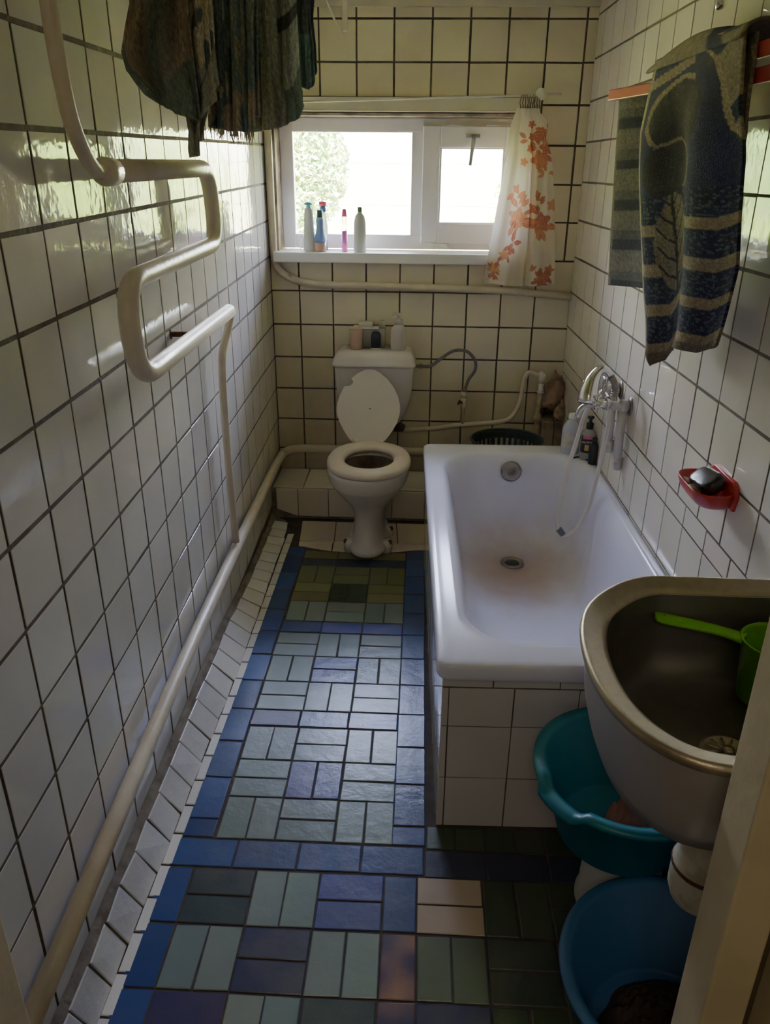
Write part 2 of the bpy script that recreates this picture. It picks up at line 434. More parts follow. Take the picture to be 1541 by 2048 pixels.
front(-2.607, .15, 0, [('H', NV, W_, .1), ('V', G, W_, 0), ('H', TE, W_, .05), ('S', NV, .078, .5), ('H', NV, W_, 0), ('V', DG, W_, 0), ('H', DG, W_, 0), ('V', DG, W_, 0)])
front(-2.759, .15, 0, [('V', G, W_, 0), ('H', VI, W_, .1), ('V', G, W_, 0), ('S', BL, .078, .3), ('V', G, W_, 0), ('H', NV, W_, 0), ('V', DG, W_, 0), ('H', DG, W_, 0)])
# small white tiles along the border
yy = -.45
while yy > -2.95:
    h = random.uniform(.085, .1); xr = interp([(.5, .136), (1.5, .136), (2.2, .124), (2.9, .107)], -yy); xl = interp([(.5, .108), (1.5, .112), (2.2, .099), (2.9, .083)], -yy)
    mb.quad_slab([(xl, yy - h + .003, -.003), (xr, yy - h + .003, -.003), (xr, yy - .003, -.003), (xl, yy - .003, -.003)], (0, 0, 1), .004, .0015, c=vary((1, 1, 1), .06), mi=2)
    yy -= h
# sloping white cove tiles against the left wall, on a mortar bed
zt = [(.3, .02), (.9, .035), (1.3, .075), (1.7, .095), (2.9, .105)]
d = .33
prev = None
while d < 2.92:
    h = random.uniform(.088, .098) if d > .9 else random.uniform(.075, .088)
    def edge(dd, sk):
        xr = interp([(.3, .085), (.5, .10), (1.5, .110), (2.2, .097), (2.9, .081)], dd)
        a = (xr, -dd, -.001); z = interp(zt, dd)
        b = fL(.022, dd + .030, z); return a, b
    a0, b0 = edge(d + .003, 0); a1, b1 = edge(d + h - .002, 0)
    jt = lambda p: (p[0] + random.uniform(-.0025, .0025), p[1] + random.uniform(-.0015, .0015), p[2])
    a0, a1, b0, b1 = jt(a0), jt(a1), jt(b0), jt(b1)
    nrm = (Vector(b0) - Vector(a0)).cross(Vector(a1) - Vector(a0)).normalized()
    if nrm.z < 0: nrm = -nrm
    mb.quad_slab([a0, a1, b1, b0], nrm, .0035, .002, c=vary((1, 1, 1.02), .07), mi=2)
    d += h
vs = []
for k in range(40):
    dd = .3 + k * 2.65 / 39; z = interp(zt, dd); xr = interp([(.3, .085), (.5, .10), (1.5, .110), (2.2, .097), (2.9, .081)], dd)
    vs += [(xr, -dd, -.006), fL(.022, dd, z - .004), fL(.015, dd, z + .005 + random.uniform(-.002, .002)), fL(.003, dd, z + .011 + random.uniform(-.003, .004))]
mb.add(vs, [(k * 4 + j, k * 4 + j + 1, k * 4 + j + 5, k * 4 + j + 4) for k in range(39) for j in range(3)], mi=3)
# raised platform behind the toilet and the ledge on the back wall
mb.box(.0, -.27, -.05, .735, .0, .148, mi=3)
for i, (a, b) in enumerate([(.012, .155), (.158, .305), (.308, .455), (.458, .60), (.603, .735)]):
    mb.quad_slab([(a, -.262, .149), (b, -.262, .149), (b, -.02, .149), (a + .004, -.02, .149)], (0, 0, 1), .006, .002, c=vary((1, .97, .9), .06), mi=2)
for i, (a, b) in enumerate([(.03, .13), (.133, .275), (.278, .425), (.428, .575), (.578, .73)]):
    mb.quad_slab([(a, -.271, .012 if i else .045), (b, -.275, .012), (b, -.271, .150), (a, -.271, .150)], (0, -1, 0), .006, .002, c=vary((.95, .88, .78), .06), mi=2)
for i, (a, b) in enumerate([(.160, .318), (.321, .472), (.475, .60), (.603, .735)]):
    mb.quad_slab([(a + (.012 if i else .016), -.545, .008), (min(b + .012, .735), -.545, .008), (b, -.345, .012), (a, -.345, .012)], (0, 0, 1), .006, .002, c=vary((.75, .66, .55), .06), mi=2)
for (a, b, c1, c2) in [(.176, .325, -.575, -.615), (.33, .42, -.615, -.617), (.56, .73, -.615, -.58)]:
    mb.quad_slab([(a, c1, -.001), (b, c2, -.001), (b, -.549, .009), (a, -.549, .009)], (0, 0, 1), .004, .002, c=vary((.8, .7, .58), .06), mi=2)
fo = mb.build('floor', [M_tileF, mat('floor_grout', (.045, .035, .03), .9, noise_s=25, noise_amt=.5, noise_c=(.09, .07, .055), bump=.002), M_tileW, M_mortar], kind='structure')

# ------------------------------------------------------------------ window
mb = MB()
YF = .085
# reveal + box above
FX0, FX1, FZ0, FZ1 = .05, 1.125, 1.192, 1.732
def frame(m, x0, x1, z0, z1, w, y0, y1):
    wl, wr, wb, wt = w
    m.box(x0, y0, z0, x0 + wl, y1, z1); m.box(x1 - wr, y0, z0, x1, y1, z1)
    m.box(x0 + wl, y0, z0, x1 - wr, y1, z0 + wb); m.box(x0 + wl, y0, z1 - wt, x1 - wr, y1, z1)
frame(mb, FX0, FX1, FZ0, FZ1, (.058, .05, .062, .058), YF + .03, YF + .075)
mb.box(.632, YF + .03, FZ0 + .06, .692, YF + .075, FZ1 - .056)
win = mb.build('window_1', M_upvc, kind='structure', bevel=.004)
g = MB(); g.box(.104, YF + .045, 1.25, .636, YF + .049, 1.678)
mg, nt, b = newmat('window_glass')
for n in list(nt.nodes):
    if n.type != 'OUTPUT_MATERIAL': nt.nodes.remove(n)
tr = nt.nodes.new('ShaderNodeBsdfTransparent'); gl = nt.nodes.new('ShaderNodeBsdfGlossy'); gl.inputs['Roughness'].default_value = .02
fr = nt.nodes.new('ShaderNodeFresnel'); fr.inputs[0].default_value = 1.35; mx = nt.nodes.new('ShaderNodeMixShader')
nt.links.new(fr.outputs[0], mx.inputs[0]); nt.links.new(tr.outputs[0], mx.inputs[1]); nt.links.new(gl.outputs[0], mx.inputs[2])
nt.links.new(mx.outputs[0], nt.nodes['Material Output'].inputs['Surface'])
g.build('pane', mg, win)
sa = MB(); frame(sa, .680, 1.112, 1.222, 1.700, (.076, .076, .085, .085), YF - .004, YF + .045)
sash = sa.build('window_sash', M_upvc, win, bevel=.005)
s2 = MB(); frame(s2, .752, 1.040, 1.300, 1.622, (.012, .012, .012, .012), YF + .004, YF + .03); s2.build('glazing_bead', M_upvc, win)
g = MB(); g.box(.758, YF + .02, 1.306, 1.034, YF + .024, 1.616); g.build('pane', mg, win)
h = MB(); h.box(.865, YF - .012, 1.655, .925, YF - .004, 1.668); h.tube([(.898, YF - .02, 1.665), (.896, YF - .028, 1.64), (.886, YF - .034, 1.545)], [.008, .009, .007], n=8)
h.build('handle', mat('grey_handle', (.36, .37, .38), .4), win)
for hx in (.735, .985):
    h = MB(); h.rbox(hx, YF - .016, 1.207, hx + .07, YF - .002, 1.222, r=.004); h.build('hinge', M_upvc, win)
for hx in (.79, .95):
    h = MB(); h.box(hx, YF - .006, 1.700, hx + .06, YF + .03, 1.704); h.build('catch', M_upvc, win)
# rough plaster jamb strips
jb = MB()
jb.box(.035, -.006, 1.19, .050, YF + .08, 1.735); jb.box(1.125, -.006, 1.19, 1.14, YF + .08, 1.735); jb.box(.035, -.004, 1.732, 1.14, YF + .08, 1.742)
jb.build('trim_1', mat('grimy_plaster', (.40, .32, .24), .9, noise_s=12, noise_amt=.8, noise_c=(.14, .10, .07), bump=.003, bump_s=40), kind='structure')
# cream casing band above the window
cb = MB(); cb.box(.06, -.026, 1.747, 1.16, .0, 1.80); cb.box(.06, -.030, 1.747, 1.16, -.026, 1.752)
cb.build('trim_2', mat('cream_band', (.70, .65, .50), .5, noise_s=6, noise_amt=.3, noise_c=(.5, .43, .3)), kind='structure', bevel=.002)
# sill
sb_ = MB(); sb_.box(.028, -.060, 1.146, 1.135, .12, 1.190)
sb_.build('trim_3', mat('white_sill', (.90, .87, .89), .35, noise_s=7, noise_amt=.15, noise_c=(.6, .55, .5)), kind='structure', bevel=.006)

# ------------------------------------------------------------------ bathtub
Mb = Matrix.Translation((1.364, 0, 0)) @ Matrix.Rotation(AR, 4, 'Z')
def TB(p): return tuple(Mb @ Vector(p))
tub = thing('bathtub', 'white enamel bathtub with brown water stains around its drain, set along the right wall', 'bathtub', (1.05, -1.37, 0), AR)
def tubmat():
    m, nt, b = newmat('tub_enamel'); N = nt.nodes; L = nt.links
    b.inputs['Roughness'].default_value = .16
    tc = N.new('ShaderNodeTexCoord'); geo = N.new('ShaderNodeNewGeometry')
    # stain: soft blob about the drain in object space
    mp = N.new('ShaderNodeMapping'); mp.inputs['Location'].default_value = (-.03, -.36, -.14); mp.inputs['Scale'].default_value = (1, 1, 1)
    mp.vector_type = 'POINT'; L.new(tc.outputs['Object'], mp.inputs[0])
    sc = N.new('ShaderNodeVectorMath'); sc.operation = 'MULTIPLY'; sc.inputs[1].default_value = (3.0, 2.5, 4.2); L.new(mp.outputs[0], sc.inputs[0])
    ln = N.new('ShaderNodeVectorMath'); ln.operation = 'LENGTH'; L.new(sc.outputs[0], ln.inputs[0])
    n = N.new('ShaderNodeTexNoise'); n.inputs['Scale'].default_value = 8; n.inputs['Detail'].default_value = 7; L.new(tc.outputs['Object'], n.inputs['Vector'])
    ad = N.new('ShaderNodeMath'); ad.operation = 'MULTIPLY_ADD'; ad.inputs[1].default_value = -.5; L.new(n.outputs['Fac'], ad.inputs[0]); L.new(ln.outputs['Value'], ad.inputs[2])
    r = N.new('ShaderNodeMapRange'); r.inputs[1].default_value = -.2; r.inputs[2].default_value = .8; r.inputs[3].default_value = .8; r.inputs[4].default_value = 0; r.interpolation_type = 'SMOOTHSTEP'
    L.new(ad.outputs[0], r.inputs[0])
    mx = N.new('ShaderNodeMix'); mx.data_type = 'RGBA'; mx.inputs[6].default_value = (.73, .72, .82, 1); mx.inputs[7].default_value = (.42, .27, .16, 1)
    L.new(r.outputs[0], mx.inputs[0]); L.new(mx.outputs[2], b.inputs['Base Color'])
    return m
M_tub = tubmat()
mb = MB(); rings = []
W = .664
def ring(x0, x1, y0, y1, r, z, seg=10): return [TB(p) for p in rrect(x0, y0, min(x1, -.005), y1, r, z, seg)]
yF, yN = -.573, -2.14
rings += [ring(-W + .004, .0, yN + .004, yF - .004, .03, .455), ring(-W, .0, yN, yF, .032, .462), ring(-W, .0, yN, yF, .032, .488),
          ring(-W + .004, -.001, yN + .004, yF - .004, .032, .496), ring(-W + .012, -.004, yN + .012, yF - .012, .03, .500)]
rings += [ring(-W + .066, -.03, yN + .09, yF - .10, .16, .500), ring(-W + .072, -.034, yN + .096, yF - .108, .16, .498),
          ring(-W + .084, -.045, yN + .112, yF - .122, .16, .485), ring(-W + .096, -.06, yN + .135, yF - .134, .155, .455)]
for z, i, far, near, r in ((.36, .112, .15, .20, .15), (.27, .126, .163, .29, .145), (.20, .142, .18, .38, .14), (.165, .158, .20, .45, .135), (.143, .185, .235, .52, .12), (.133, .22, .28, .60, .10)):
    rings.append(ring(-W + i, -i * .86 + .03, yN + near, yF - far, r, z))
rings.append(ring(-W + .30, -.26, yN + .8, yF - .36, .04, .128))
mb.loft(rings, cap0=False, cap1=True)
tb = mb.build('basin', M_tub, tub, sub=1)
# tiled surround
mt = MB()
def TBf(x0, x1, y0, y1, z0, z1, mi=1):
    vs = [TB((x, y, z)) for z in (z0, z1) for y in (y0, y1) for x in (x0, x1)]
    mt.add(vs, [(0, 2, 3, 1), (4, 5, 7, 6), (0, 1, 5, 4), (2, 6, 7, 3), (0, 4, 6, 2), (1, 3, 7, 5)], mi=mi)
TBf(-W + .018, -W + .05, -2.125, -.59, 0, .456); TBf(-W + .018, -.005, -2.125, -2.09, 0, .456); TBf(-W + .018, -.005, -.62, -.59, 0, .456)
us = [-W + .014, -.632, -.4795, -.327, -.1745, -.022, -.005]
fF = lambda u, v, o: TB((u, -2.126 - o, v))
tiles(mt, us, [0, .158, .316, .428], fF, (0, -1, 0), gap=.002, mi=0, tint=(.80, .82, .95))
tiles(mt, [-W + .014, -.53, -.3745, -.22, -.06, -.005], [.43, .456], fF, (0, -1, 0), gap=.002, mi=0, tint=(.80, .82, .95))
fS = lambda u, v, o: TB((-W + .017 - o, -u, v))
tiles(mt, [.60 + .153 * i for i in range(10)] + [2.128], [0, .155, .31, .455], fS, (-1, 0, 0), gap=.002, mi=0, flip=False)
mt.build('tiled_surround', [M_tileR, M_groutR], tub)
# overflow and drain
of = MB(); c = TB((-.315, -.722, .436))
of.lathe([(.0, -.002), (.040, -.002), (.041, .004), (.036, .008), (.030, .006), (.012, .006), (.010, .010), (.0, .011)], c[0], c[1], c[2], axis=(0, -1, .22), n=28)
of.build('overflow_cover', M_dullsteel, tub)
dr = MB(); c = TB((-.315, -.925, .131))
dr.lathe([(.046, .004), (.044, .009), (.034, .009), (.030, .002), (.0, .001)], c[0], c[1], c[2] - .002, n=28, cap=False)
dr.build('drain', M_dullsteel, tub)
pl = MB(); pl.lathe([(.0, .0), (.027, .0), (.025, .003), (.0, .004)], c[0], c[1], c[2] + .001, n=20); pl.build('drain_grate', M_black, tub)

# ------------------------------------------------------------------ toilet
TX = .488
to = thing('toilet', 'white ceramic close-coupled toilet with raised lid and seat down', 'toilet', (TX, -.4, 0))
def ell(cx, rx, y0, y1, z, n=40, sq=2.3, front=0):
    cy = (y0 + y1) / 2; ry = (y1 - y0) / 2; out = []
    for i in range(n):
        a = 2 * PI * i / n; c_, s_ = math.cos(a), math.sin(a)
        out.append((cx + rx * abs(c_) ** (2 / sq) * (1 if c_ > 0 else -1), cy + ry * abs(s_) ** (2 / sq) * (1 if s_ > 0 else -1), z))
    return out
mb = MB()
sp = [(.0, .090, -.712, -.30, 2.6), (.035, .092, -.714, -.30, 2.6), (.048, .086, -.708, -.30, 2.6), (.056, .070, -.690, -.31, 2.6), (.10, .064, -.672, -.32, 2.5), (.155, .064, -.660, -.33, 2.4),
      (.20, .074, -.668, -.33, 2.3), (.235, .098, -.692, -.33, 2.2), (.275, .130, -.735, -.32, 2.2), (.315, .155, -.772, -.31, 2.2), (.328, .160, -.78, -.31, 2.2), (.334, .168, -.79, -.305, 2.2),
      (.375, .175, -.80, -.30, 2.2), (.395, .176, -.803, -.30, 2.2), (.403, .170, -.797, -.305, 2.2)]
rings = [ell(TX - .003, rx, y0, y1, z, 44, sq) for z, rx, y0, y1, sq in sp]
mb.loft(rings, cap0=True, cap1=False)
inn = [(.403, .170, -.797, -.305), (.402, .130, -.745, -.42), (.38, .128, -.742, -.425), (.30, .115, -.72, -.44), (.22, .08, -.66, -.45), (.17, .04, -.60, -.47)]
bowl = mb.build('bowl', M_ceram, to, sub=1)
m2 = MB(); m2.loft([ell(TX - .003, rx, y0, y1, z, 44, 2.1) for z, rx, y0, y1 in inn[0:3]], cap0=False, cap1=False, mi=0)
m2.loft([ell(TX - .003, rx, y0, y1, z, 44, 2.1) for z, rx, y0, y1 in inn[2:]], cap0=False, cap1=True, mi=1)
m2.build('bowl_interior', [M_ceram, M_bowl_in], bowl)
m3 = MB(); m3.loft([ell(TX, .065, -.63, -.47, .205, 24, 2), ell(TX, .064, -.63, -.47, .206, 24, 2)]); m3.build('water', mat('toilet_water', (.05, .04, .03), .03), bowl)
# foot flange ears with bolts, outlet pipe
for sx, yy in ((-1, -.60), (1, -.60), (1, -.46)):
    m4 = MB(); m4.lathe([(.028, 0), (.028, .05), (.02, .056), (0, .057)], TX - .003 + sx * .078, yy, .002, n=16); m4.build('mounting_lug', M_ceram, to)
    m4 = MB(); m4.lathe([(.011, .0), (.011, .012), (.006, .018), (0, .019)], TX - .003 + sx * .090, yy - .006, .045, n=10, axis=(sx * .6, -.6, .5)); m4.build('bolt', M_rust, to)
m5 = MB(); m5.tube(fillet([(TX, -.36, .24), (TX, -.26, .26), (TX + .05, -.10, .20), (TX + .05, -.03, .17)], .08), .052, n=20); m5.build('waste_outlet', M_pipeD, to)
# seat ring
def yell(rx, y0, y1, z, n=48): return ell(TX + .002, rx, y0, y1, z, n, 2.15)
mb = MB()
mb.loft([yell(.168, -.800, -.392, .406), yell(.174, -.806, -.386, .412), yell(.174, -.806, -.386, .424), yell(.166, -.797, -.393, .434), yell(.125, -.745, -.43, .436), yell(.108, -.722, -.452, .430), yell(.103, -.716, -.458, .420), yell(.103, -.716, -.458, .408), yell(.168, -.800, -.392, .406)], cap0=False, cap1=False)
mb.build('seat', M_seat, to)
# raised lid : in its own plane
mb = MB()
hz = Vector((TX - .019, -.385, .428)); up = Vector((0, .165, .285)).normalized(); ax = Vector((1, 0, 0)); nn = ax.cross(up)
prof = [(0, .070), (.012, .082), (.05, .108), (.09, .129), (.13, .140), (.17, .140), (.21, .130), (.25, .110), (.285, .082), (.31, .052), (.325, .024), (.330, .0)]
out = []
R_ = [(w, h) for h, w in prof]
pts2 = R_ + [(-w, h) for w, h in R_[-2::-1]]
# broken corner at the upper left
pts2 = [(w, h) for w, h in pts2]
res = []
for w, h in pts2:
    res.append((w, h))
i0 = next(i for i, (w, h) in enumerate(res) if w < 0 and abs(h - .285) < .001); i1 = next(i for i, (w, h) in enumerate(res) if w < 0 and abs(h - .25) < .001)
res = res[:i0 + 1] + [(-.072, .268), (-.080, .256), (-.094, .250)] + res[i1:]
ringA = [tuple(hz + ax * w + up * h) for w, h in res]
ringB = [tuple(hz + ax * w * 1.0 + up * h - nn * .010) for w, h in res]
ringC = [tuple(hz + ax * w * .97 + up * (.165 + (h - .165) * .97) - nn * .014) for w, h in res]
mb.loft([ringA, ringB, ringC], smooth=False)
lid = mb.build('lid', M_lid, to, bevel=.002)
mb = MB(); mb.lathe([(.0, 0), (.003, 0), (.003, .002), (0, .002)], hz.x + .008, (hz + up * .15).y - .022, (hz + up * .15).z + .006, axis=tuple(-nn), n=8); mb.build('bumper', M_rust, lid)
for sx in (-.055, .055):
    mb = MB(); mb.tube([(hz.x + sx - .012, hz.y, .432), (hz.x + sx + .012, hz.y, .432)], .011, n=12); mb.build('hinge', M_seat, to)
# tank
mb = MB()
tk = [(.405, .075, -.15), (.412, .09, -.155), (.45, .125, -.165), (.50, .15, -.172), (.56, .167, -.178), (.62, .176, -.182), (.70, .180, -.188), (.716, .181, -.189)]
mb.loft([rrect(TX - .004 - w, yn, TX - .004 + w, -.008, .035, z, 6) for z, w, yn in tk])
mb.build('tank', M_ceram, to)
mb = MB()
mb.loft([rrect(TX - .004 - w, yn, TX - .004 + w, -.006, .03, z, 6) for z, w, yn in [(.712, .178, -.188), (.714, .188, -.200), (.722, .190, -.202), (.728, .188, -.200), (.745, .183, -.196), (.765, .174, -.186), (.776, .165, -.172), (.779, .14, -.15)]])
mb.build('tank_lid', M_ceram, to)

# ------------------------------------------------------------------ pipes on the walls
def hp(off, d, z): return fL(off, d, z)
pts = [fL(.034, 2.925, .262), fL(.034, 2.03, .303), fL(.034, 1.13, .298), fL(.034, .25, .278), (.05, -.045, .272), (.30, -.045, .272), (1.0, -.045, .266)]
mb = MB(); mb.tube(fillet(pts, [.3, .3, .25, .13, .2], 8), .0195, n=16)
hpipe = tag(mb.build('heating_pipe', M_pipe, loc=pts[0]), 'long cream painted pipe running low along the left wall and behind the toilet', 'pipe')

rail = thing('heated_towel_rail', 'thick cream serpentine heated towel rail on the left wall', 'towel rail', fL(.07, 1.7, 1.33))
q = lambda d, z, off=.07: fL(off, d, z)
mb = MB()
path = [q(2.13, 1.527), q(1.33, 1.531), q(1.30, 1.333), q(2.10, 1.327), q(2.08, 1.128), q(1.20, 1.124)]
mb.tube(fillet(path, [.085, .085, .095, .095], 10), .0215, n=18)
mb.build('serpentine_tube', M_pipe, rail)
up_ = [q(2.10, 1.527), q(2.18, 1.535), q(2.245, 1.60), q(2.268, 1.70), q(2.27, 1.80), q(2.27, 1.95), q(2.27, 2.13)]
mb = MB(); mb.tube(smooth(up_, 6), .0135, n=14)
up2 = mb.build('riser_pipe', M_pipe, rail)
mb = MB(); mb.tube([q(2.085, 1.526), q(2.125, 1.527), q(2.15, 1.529)], [.0245, .0255, .018], n=14); mb.build('joint', M_pipe, rail)
dn = [q(1.195, 1.126, .07), q(1.165, 1.105, .066), q(1.185, 1.05, .055), q(1.235, .98, .045), q(1.245, .80, .042), q(1.235, .55, .040), q(1.20, .325, .036)]
mb = MB(); mb.tube(smooth(dn, 6), .0125, n=14); mb.build('down_pipe', M_pipe, rail)
for bd, bz_ in ((1.60, 1.13), (1.55, 1.53)):
    mb = MB(); mb.tube([q(bd, bz_, .0), q(bd, bz_, .003), q(bd, bz_, .0035), q(bd, bz_, .075)], [.014, .014, .007, .007], n=10); mb.build('wall_bracket', M_rust, rail)

mb = MB()
wp = [(.026, -.028, 2.138), (.026, -.028, 1.30), (.030, -.028, 1.105), (.16, -.030, 1.050), (.55, -.030, 1.045), (1.05, -.030, 1.035), (1.362, -.030, 1.013)]
mb.tube(fillet(wp, [.1, .09, .12, .1, .1], 8), .0165, n=14)
tag(mb.build('pipe', M_pipe, loc=wp[0]), 'cream pipe dropping beside the window and passing under its sill', 'pipe')

# water supply along the back wall
sup = thing('water_supply_pipe', 'cream and rusty water supply pipe behind the toilet and bathtub', 'pipe', (.60, -.04, .38))
sp_ = [(.56, -.045, .372), (.75, -.05, .388), (.90, -.05, .412), (1.05, -.05, .425), (1.13, -.05, .452), (1.168, -.05, .53), (1.178, -.05, .62), (1.195, -.05, .668), (1.236, -.05, .662), (1.248, -.05, .655)]
mb = MB(); mb.tube(smooth(sp_, 6), .011, n=12); mb.build('tube', M_pipe, sup)
mb = MB(); mb.tube([(.903, -.05, .41), (.903, -.05, .50)], .010, n=12); mb.build('branch', M_pipeD, sup)
mb = MB(); mb.tube([(.903, -.05, .50), (.903, -.05, .54)], .0125, n=8); mb.tube([(.903, -.05, .545), (.903, -.05, .572)], .015, n=6); mb.build('valve', M_pipe, sup)
mb = MB(); mb.tube([(.903, -.055, .522), (.885, -.065, .522)], .004, n=8); mb.tube([(.875, -.07, .515), (.887, -.06, .53)], [.003, .009], n=6); mb.build('valve_handle', M_rust, sup)
mb = MB(); mb.tube([(.575, -.045, .385), (.600, -.045, .392), (.625, -.045, .384)], [.02, .026, .018], n=8); mb.tube([(.598, -.045, .385), (.598, -.06, .425)], [.018, .012], n=8); mb.build('rusty_joint', mat('rusty_joint', (.10, .07, .05), .9, bump=.006, bump_s=60), sup)
dz = [(1.26, -.05, .30), (1.262, -.05, .58)]
mb = MB(); mb.tube(dz, .016, n=14); mb.tube([(1.26, -.05, .43), (1.26, -.05, .46)], .021, n=14); mb.build('lower_riser', M_pipeD, sup)
mb = MB(); mb.tube([(1.262, -.05, .575), (1.262, -.05, .625)], .014, n=12); mb.tube([(1.262, -.05, .575), (1.262, -.05, .583)], .018, n=8); mb.tube([(1.262, -.05, .622), (1.262, -.05, .655), (1.25, -.05, .672)], [.016, .018, .012], n=12)
mb.build('white_fitting', mat('white_fitting', (.72, .68, .62), .4), sup)
mb = MB(); mb.tube([(1.262, -.045, .49), (1.378, -.045, .488)], .020, n=16); mb.tube([(1.262, -.045, .49), (1.29, -.045, .49)], .024, n=16)
mb.build('black_waste_stub', mat('black_pipe', (.03, .025, .022), .6), sup)
hs = [(.668, -.06, .693), (.70, -.06, .692), (.742, -.06, .695), (.79, -.06, .73), (.845, -.06, .766), (.905, -.06, .765), (.945, -.06, .725), (.948, -.06, .68), (.92, -.055, .63), (.905, -.05, .575)]
ho = thing('braided_hose', 'grey braided flexible hose looping from the cistern to the valve', 'hose', (.668, -.06, .69))
mb = MB(); mb.tube(smooth(hs, 8), .0072, n=10)
mb.build('hose_tube', mat('braided_hose', (.22, .20, .19), .5, .3, noise_s=160, noise_amt=.8, noise_c=(.08, .07, .06), bump=.001, bump_s=300), ho)
for a, b, r in ((hs[0], (.69, -.06, .6925), .009), ((.69, -.06, .6925), (.702, -.06, .6925), .013), ((.903, -.05, .570), (.906, -.05, .592), .010)):
    mb = MB(); mb.tube([a, b], r, n=6); mb.build('nut', M_dullsteel, ho)

# rag / crumbled insulation lump round the waste pipe
mb = MB()
def lump(mb, c, r, n=24, m=16, amp=.3, f=9, seed=0, **k):
    rings = []
    for j in range(m + 1):
        ph = PI * j / m; ring = []
        for i in range(n):
            th = 2 * PI * i / n
            d_ = Vector((math.sin(ph) * math.cos(th), math.sin(ph) * math.sin(th), math.cos(ph)))
            kf = 1 + amp * noise.noise(d_ * f * .3 + Vector((seed, 0, 0))) + amp * .4 * noise.noise(d_ * f + Vector((seed, 3, 0)))
            ring.append((c[0] + d_.x * r[0] * kf, c[1] + d_.y * r[1] * kf, c[2] + d_.z * r[2] * kf))
        rings.append(ring)
    mb.loft(rings, cap0=False, cap1=False, **k)
lump(mb, (1.322, -.068, .572), (.050, .05, .078), amp=.5, seed=2)
lump(mb, (1.352, -.10, .50), (.026, .05, .05), amp=.5, seed=5)
tag(mb.build('stuffed_rag', mat('brown_rag', (.34, .22, .14), .95, noise_s=16, noise_amt=.8, noise_c=(.12, .07, .045), bump=.006, bump_s=45), loc=(1.33, -.07, .5)), 'crumpled brown rag stuffed in the corner above the black waste pipe', 'rag')
# boards boxed into the corner behind the tub
mb = MB(); mb.box(1.275, -.13, .155, 1.325, -.015, .455); mb.box(1.328, -.14, .155, 1.374, -.015, .46)
tag(mb.build('corner_board', mat('old_board', (.30, .23, .17), .9, noise_s=12, noise_amt=.8, noise_c=(.10, .07, .05), bump=.004), loc=(1.30, -.08, .155), bevel=.004), 'stained boards standing in the corner behind the bathtub', 'board')

# ------------------------------------------------------------------ laundry basket behind the tub
bk = thing('laundry_basket', 'round dark green slotted plastic basket behind the bathtub', 'basket', (1.075, -.415, .0))
M_bk = mat('dark_green_plastic', (.022, .035, .034), .4)
mb = MB(); n = 72; cx, cy = 1.075, -.415
levels = [(0, .105), (.03, .108), (.425, .146), (.43, .147), (.455, .150), (.462, .155), (.462, .148)]
rings = [[(cx + r * math.cos(2 * PI * i / n), cy + r * .92 * math.sin(2 * PI * i / n), z + .002) for i in range(n)] for z, r in levels]
vs = [p for r in rings for p in r]; fs = []
for a in range(len(rings) - 1):
    for i in range(n):
        if a == 1 and i % 2 == 0: continue
        j = (i + 1) % n; fs.append((a * n + i, a * n + j, (a + 1) * n + j, (a + 1) * n + i))
fs.append(tuple(range(n)))
mb.add(vs, fs, smooth=False)
mb.build('body', M_bk, bk, solid=.003)
mb = MB()
ring_ = [(cx + .155 * math.cos(2 * PI * i / 48), cy + .155 * .92 * math.sin(2 * PI * i / 48), .466) for i in range(49)]
mb.tube(ring_, .0045, n=8); mb.build('rim', M_bk, bk)

# ------------------------------------------------------------------ bath mixer
mx_ = thing('bath_mixer_tap', 'chrome bath mixer tap with cross handles and white wall pipes', 'tap', fR(.0, 1.06, .82))
r = lambda off, d, z: fR(off, d, z)
M_wpipe = mat('white_pvc', (.62, .58, .54), .35, noise_s=16, noise_amt=.4, noise_c=(.38, .30, .24))
dA, dB = .99, 1.125
for k, (d_, ze) in enumerate(((dA, .615), (dB, .60))):
    zc = .845 - .02 * k
    mb = MB(); mb.tube([r(.0, d_, zc), r(.004, d_, zc), r(.008, d_, zc)], [.032, .032, .02], n=20); mb.build('wall_flange', M_dullsteel, mx_)
    mb = MB(); mb.tube([r(.006, d_, zc), r(.065, d_, zc)], .016, n=16); mb.tube([r(.012, d_, zc), r(.034, d_, zc)], .021, n=16); mb.build('elbow', M_wpipe, mx_)
    mb = MB(); mb.tube([r(.026, d_, zc), r(.024, d_, zc - .10), r(.018, d_ - .005, ze + .02)], [.0165, .0155, .0135], n=16)
    mb.tube([r(.018, d_ - .005, ze + .045), r(.016, d_ - .007, ze)], [.017, .012], n=16); mb.build('drop_pipe', M_wpipe, mx_)
zb = .832
mb = MB(); mb.tube([r(.065, dA - .01, .843), r(.075, dA, .838), r(.082, dB - .0, zb), r(.07, dB + .005, .828)], [.015, .021, .021, .015], n=16)
mb.build('body', M_chrome, mx_)
for d_, in ((dA - .03,), (dB + .02,)):
    c = Vector(r(.115, d_, .838))
    mb = MB(); mb.tube([r(.085, d_, .836), r(.118, d_, .838)], [.014, .011], n=12); mb.build('valve_stem', M_chrome, mx_)
    mb = MB()
    for a in range(4):
        t = a * PI / 2 + .5; dv = Vector((0, math.cos(t), math.sin(t)))
        mb.tube([c, c + dv * .020, c + dv * .030], [.005, .0045, .004], n=8)
        lump(mb, tuple(c + dv * .031), (.0075, .0075, .0075), n=10, m=8, amp=0)
    lump(mb, tuple(c + Vector((-.006, 0, 0))), (.010, .010, .010), n=12, m=8, amp=0)
    mb.build('cross_handle', M_chrome, mx_)
mb = MB(); mb.tube(smooth([r(.09, 1.06, .828), r(.12, 1.06, .815), r(.15, 1.06, .79), r(.155, 1.06, .765)], 5), .0095, n=12); mb.build('spout', M_chrome, mx_)
